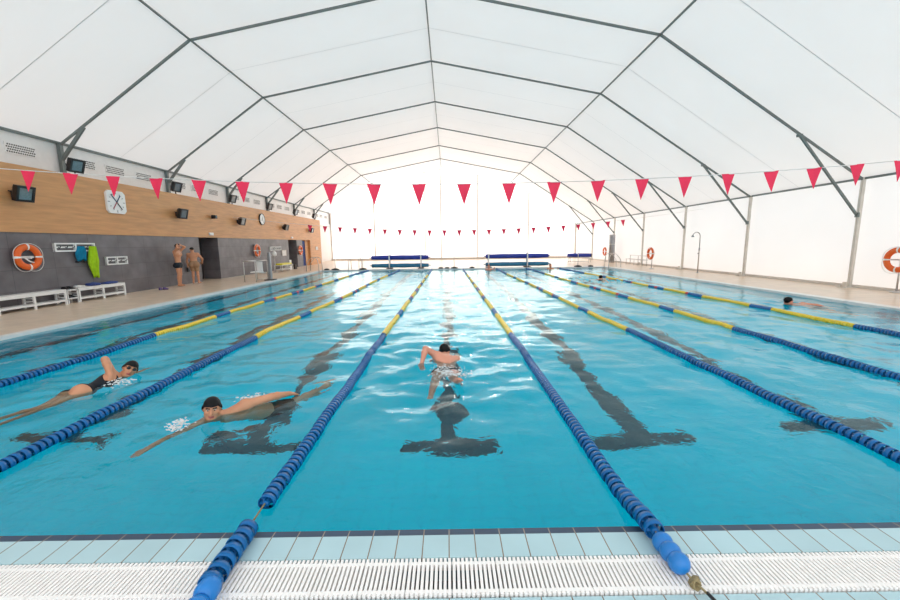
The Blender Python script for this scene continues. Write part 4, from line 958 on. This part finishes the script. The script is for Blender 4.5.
# ------------------------------------------------------------------ left deck equipment
t = thing('pool_lift', 'pool lift with a grey column, steel frame and white seat on the left deck', 'pool lift', (-9.3, 18.7, 0.074))
b = MB()
for yq in (0.0, 1.25): b.tube([(0, yq, 0), (0, yq, 1.0)], 0.022, 10); b.tube([(-0.55, yq, 0), (-0.55, yq, 1.0)], 0.022, 10); b.tube([(0, yq, 1.0), (-0.55, yq, 1.0)], 0.022, 10)
b.tube([(0, 0, 1.0), (0, 1.25, 1.0)], 0.022, 10); b.tube([(-0.55, 0, 1.0), (-0.55, 1.25, 1.0)], 0.022, 10); b.tube([(0, 0, 0.10), (0, 1.25, 0.10)], 0.018, 8); b.build('frame', 'chrome', t)
b = MB(); b.box((-0.38, 0.25, 0.42), (-0.02, 0.85, 0.48)); st = b.build('seat', 'white_plastic', t)
b = MB(); b.cbox((-0.2, 0.88, 0.70), (0.28, 0.06, 0.50), ch=0.02); b.build('backrest', 'white_plastic', st)
b = MB(); b.beam((-0.2, 0.55, 0.44), (-0.1, 1.25, 0.36), 0.06, 0.06); b.build('arm', 'chrome', t)
b = MB(); b.cbox((0.22, 1.05, 0.02), (0.42, 0.5, 0.04)); b.build('base_plate', 'black_rubber', t)
b = MB(); b.cbox((0.22, 1.05, 0.69), (0.15, 0.17, 1.32), ch=0.03); b.cbox((0.22, 1.05, 1.37), (0.11, 0.12, 0.06), ch=0.02); b.build('column', 'steel_grey', t)
def tube_path(pts, n=6):
    """rounded polyline"""
    P_ = [V(p) for p in pts]; out = [P_[0]]
    for i in range(1, len(P_) - 1):
        a, c, e = P_[i - 1], P_[i], P_[i + 1]; r = min(0.16, (a - c).length * 0.45, (e - c).length * 0.45); p0, p1 = c + (a - c).normalized() * r, c + (e - c).normalized() * r
        for k in range(n + 1): s_ = k / n; out.append(p0 * (1 - s_) ** 2 + c * 2 * s_ * (1 - s_) + p1 * s_ ** 2)
    return out + [P_[-1]]
def ladder(label, loc, rz, w=0.6, h=0.95):
    t = thing('pool_ladder', label, 'ladder', loc, rz, 'steel pool ladders')
    for yq in (0, w):
        b = MB(); b.tube(tube_path([(-0.75, yq, 0), (-0.72, yq, h * 0.55), (-0.35, yq, h), (0.0, yq, h * 0.92), (0.09, yq, 0.4), (0.09, yq, -1.0)]), 0.021, 10); b.lathe([(0.05, 0), (0.05, 0.02), (0.022, 0.025)], (-0.75, yq, 0), 'Z', 14); b.build('handrail', 'chrome', t)
    for k in range(3):
        b = MB(); b.box((0.05, 0, -0.35 - k * 0.27), (0.13, w, -0.32 - k * 0.27)); b.build('step', 'chrome', t)
ladder('steel pool ladder on the left edge near the blue door', (PL - 0.02, 26.3, DZ + 0.012), 0, 0.75)
ladder('steel pool ladder on the far edge left of the cover rolls', (-7.0, FE + 0.02, DZ + 0.012), -PI / 2, 0.75)
ladder('steel pool ladder on the right edge in front of the grey drum', (PR + 0.02, 27.1, DZ + 0.012), PI, 0.75)
t = thing('equipment_cart', 'low white wire cart under the yellow board by the slate wall', 'cart', (-11.5, 25.7, 0.094))
b = MB()
for x in (0.0, 0.5):
    for y in (0.0, 0.9, 1.8): b.tube([(x, y, 0.0), (x, y, 0.42)], 0.02, 8)
b.build('frame', 'white', t)
for z in (0.12, 0.40):
    b = MB(); [b.box((0.0, i * 0.2 - 0.0, z), (0.5, i * 0.2 + 0.06, z + 0.02)) for i in range(10)]; b.box((0, 0, z), (0.02, 1.86, z + 0.04)); b.box((0.48, 0, z), (0.5, 1.86, z + 0.04)); b.build('shelf', 'white', t)
b = MB(); b.cbox((0, 0, 0.05), (0.46, 1.75, 0.10), ch=0.12); o = tag(b.build('rescue_board', 'yellow', loc=(-11.25, 26.6, 0.532)), 'bright yellow rescue board lying on the wire cart', 'board')
b = MB(); b.cbox((0, 0, 0.14), (0.4, 0.36, 0.28), ch=0.03); b.cbox((0, 0, 0.29), (0.42, 0.38, 0.03), ch=0.03); tag(b.build('cool_box', 'white_plastic', loc=(-11.5, 27.95, 0.094)), 'white box on the deck beside the wire cart', 'box')
b = MB(); b.cbox((0, 0, 0.16), (0.5, 0.42, 0.32), ch=0.03); b.cbox((0, 0, 0.33), (0.52, 0.44, 0.03), ch=0.03); tag(b.build('cool_box', 'black_rubber', loc=(-11.5, 28.7, 0.094)), 'dark box on the deck left of the far doorway', 'box')
t = thing('lifeguard_lamp', 'white lamp on a thin post behind the pool lift', 'lamp', (-11.3, 25.35, 0.09))
b = MB(); b.tube([(0, 0, 0), (0, 0, 1.05)], 0.022, 8); b.lathe([(0.14, 0), (0.14, 0.03), (0.03, 0.05)], (0, 0, 0), 'Z', 16); b.build('post', 'chrome', t); b = MB(); b.lathe([(0.05, 1.03), (0.15, 1.08), (0.15, 1.25), (0.08, 1.36), (0.0, 1.38)], (0, 0, 0), 'Z', 16); b.build('head', 'white_plastic', t)

# ------------------------------------------------------------------ far end
for x0, x1, s_, rad in ((-5.55, -1.42, 'left', 0.17), (2.72, 7.28, 'right', 0.17)):
    t = thing('cover_roller', 'two tier pool cover roller with dark blue and teal rolls, %s of the ridge column' % s_, 'cover roller', ((x0 + x1) / 2, 28.2, DZ), group='pool cover rollers')
    hw = (x1 - x0) / 2
    for z, mt, nm, rr in ((0.80, 'reel_blue', 'cover_roll', 0.165), (0.22, 'reel_teal', 'cover_roll', 0.15)):
        b = MB(); prof = [(0.02, -hw)]
        for q in np.linspace(-hw, hw, 25): prof.append((rr * (0.86 + 0.14 * (1 - (q / hw) ** 4)) + 0.006 * math.sin(q * 5 + z), q))
        prof.append((0.02, hw)); b.lathe(prof, (0, 0, z), 'X', 22); b.tube([(-hw - 0.15, 0, z), (hw + 0.15, 0, z)], 0.03, 10); b.build(nm, mt, t)
    for x in ((1.3 - hw if s_ == 'left' else 0.2 - hw), (hw - 0.55 if s_ == 'left' else hw - 1.55)):
        b = MB(); b.box((x - 0.04, -0.22, 0.04), (x + 0.04, -0.17, 1.0)); b.box((x - 0.04, 0.17, 0.04), (x + 0.04, 0.22, 1.0)); b.box((x - 0.04, -0.22, 0.98), (x + 0.04, 0.22, 1.02)); u_ = b.build('upright', 'white', t)
        b = MB(); b.box((x - 0.2, -0.62, 0.0), (x + 0.2, 0.4, 0.045)); b.build('foot', 'black_rubber', u_)
t = thing('cover_roller', 'single blue pool cover roll on a low steel frame in the right corner', 'cover roller', (11.35, 33.6, DZ), -0.55, 'pool cover rollers')
b = MB(); b.lathe([(0.03, -1.0), (0.15, -1.0), (0.165, -0.5), (0.165, 0.6), (0.15, 1.0), (0.03, 1.0)], (0, 0, 0.62), 'X', 22); b.build('cover_roll', 'reel_blue', t)
b = MB(); b.lathe([(0.0, 1.0), (0.155, 1.0), (0.155, 1.02), (0.0, 1.02)], (0, 0, 0.62), 'X', 22); b.build('end_cap', 'black', t)
for x in (-0.85, 0.85):
    b = MB(); b.tube([(x, -0.4, 0.0), (x, -0.25, 0.42), (x, 0.25, 0.42), (x, 0.4, 0.0)], 0.025, 8); b.build('leg', 'chrome', t)
b = MB(); b.tube([(-0.85, 0, 0.42), (0.85, 0, 0.42)], 0.025, 8); b.tube([(-0.85, -0.4, 0.1), (0.85, -0.4, 0.1)], 0.02, 8); b.tube(tube_path([(-0.85, 0.0, 0.4), (-1.05, 0.0, 0.9), (-0.75, 0.0, 1.2), (-0.5, 0.0, 0.95)]), 0.02, 8); b.build('rail', 'chrome', t)
for x, h_, s_ in ((-8.0, 1.15, 'at the left corner of the pool'), (-6.05, 0.95, 'left of the left cover roller'), (0.42, 1.0, 'between the two cover rollers'), (9.2, 0.9, 'right of the right cover roller')):
    t = thing('stanchion', 'thin steel post with a dark base ' + s_, 'post', (x, FE + 0.2, DZ + 0.012), group='thin steel posts on the far edge')
    b = MB(); b.lathe([(0.26, 0), (0.26, 0.05), (0.10, 0.10), (0.03, 0.11)], (0, 0, 0), 'Z', 18); b.build('base', 'black_rubber', t); b = MB(); b.tube([(0, 0, 0.1), (0, 0, h_)], 0.02, 8); b.build('pole', 'chrome', t)
for x, s_ in ((-8.6, 'at the left corner of the pool'), (-0.52, 'just right of the left cover roller'), (-0.08, 'under the ridge column'), (1.68, 'left of the right cover roller'), (10.1, 'right of the far stanchion')):
    b = MB(); b.lathe([(0.0, 0), (0.17, 0), (0.19, 0.03), (0.15, 0.07), (0.05, 0.10), (0.0, 0.10)], (0, 0, 0), 'Z', 18); tag(b.build('rope_anchor', 'black_rubber', loc=(x, FE + 0.17, DZ + 0.012)), 'small dark rubber base on the far edge ' + s_, 'base', 'dark rubber bases on the far edge')

# ------------------------------------------------------------------ right deck
t = thing('steel_drum', 'tall grey steel cylinder against a tent post on the right', 'cylinder', (13.98, 33.2, DZ))
b = MB(); b.lathe([(0.24, 0.0), (0.24, 2.3), (0.21, 2.33), (0.0, 2.33)], (0, 0, 0), 'Z', 28); b.build('shell', 'steel_grey', t)
b = MB(); [b.lathe([(0.243, z), (0.252, z + 0.015), (0.252, z + 0.035), (0.243, z + 0.05)], (0, 0, 0), 'Z', 28) for z in (0.05, 0.75, 1.5, 2.2)]; b.build('band', 'chrome', t)
t = thing('shower', 'slim gooseneck shower standing on the right deck', 'shower', (13.45, 20.8, DZ))
b = MB(); pts = [(0, 0, 0), (0, 0, 1.95)] + [(-0.2 + 0.2 * math.cos(a), 0.0, 1.95 + 0.22 * math.sin(a)) for a in np.linspace(0.2, PI * 0.92, 12)]; b.tube(pts, 0.028, 10); b.lathe([(0.09, 0), (0.09, 0.02), (0.03, 0.03)], (0, 0, 0), 'Z', 16); b.build('pipe', 'chrome', t)
b = MB(); b.lathe([(0.03, 0.02), (0.075, -0.06), (0.075, -0.08), (0.0, -0.08)], (-0.40, 0, 2.0), 'Z', 18); b.build('shower_head', 'steel_grey', t); b = MB(); b.tube([(0, 0, 1.05), (-0.07, 0, 1.05)], 0.03, 10); b.tube([(0, 0, 1.2), (0, 0, 1.35)], 0.036, 10); b.build('valve', 'steel_grey', t)
t = thing('steel_bench', 'low steel rail bench along the tent wall between a post and the grey cylinder', 'bench', (13.7, 27.2, DZ))
b = MB(); b.tube([(0, 0, 0.42), (0, 2.7, 0.42)], 0.025, 8); b.tube([(0.3, 0, 0.42), (0.3, 2.7, 0.42)], 0.025, 8); b.tube([(0.3, 0, 0.7), (0.3, 2.7, 0.7)], 0.02, 8); b.build('rail', 'chrome', t)
for y in (0.1, 1.35, 2.6):
    b = MB(); b.tube([(0, y, 0), (0, y, 0.42), (0.3, y, 0.42)], 0.022, 8); b.tube([(0.3, y, 0.0), (0.3, y, 0.7)], 0.022, 8); b.build('leg', 'chrome', t)
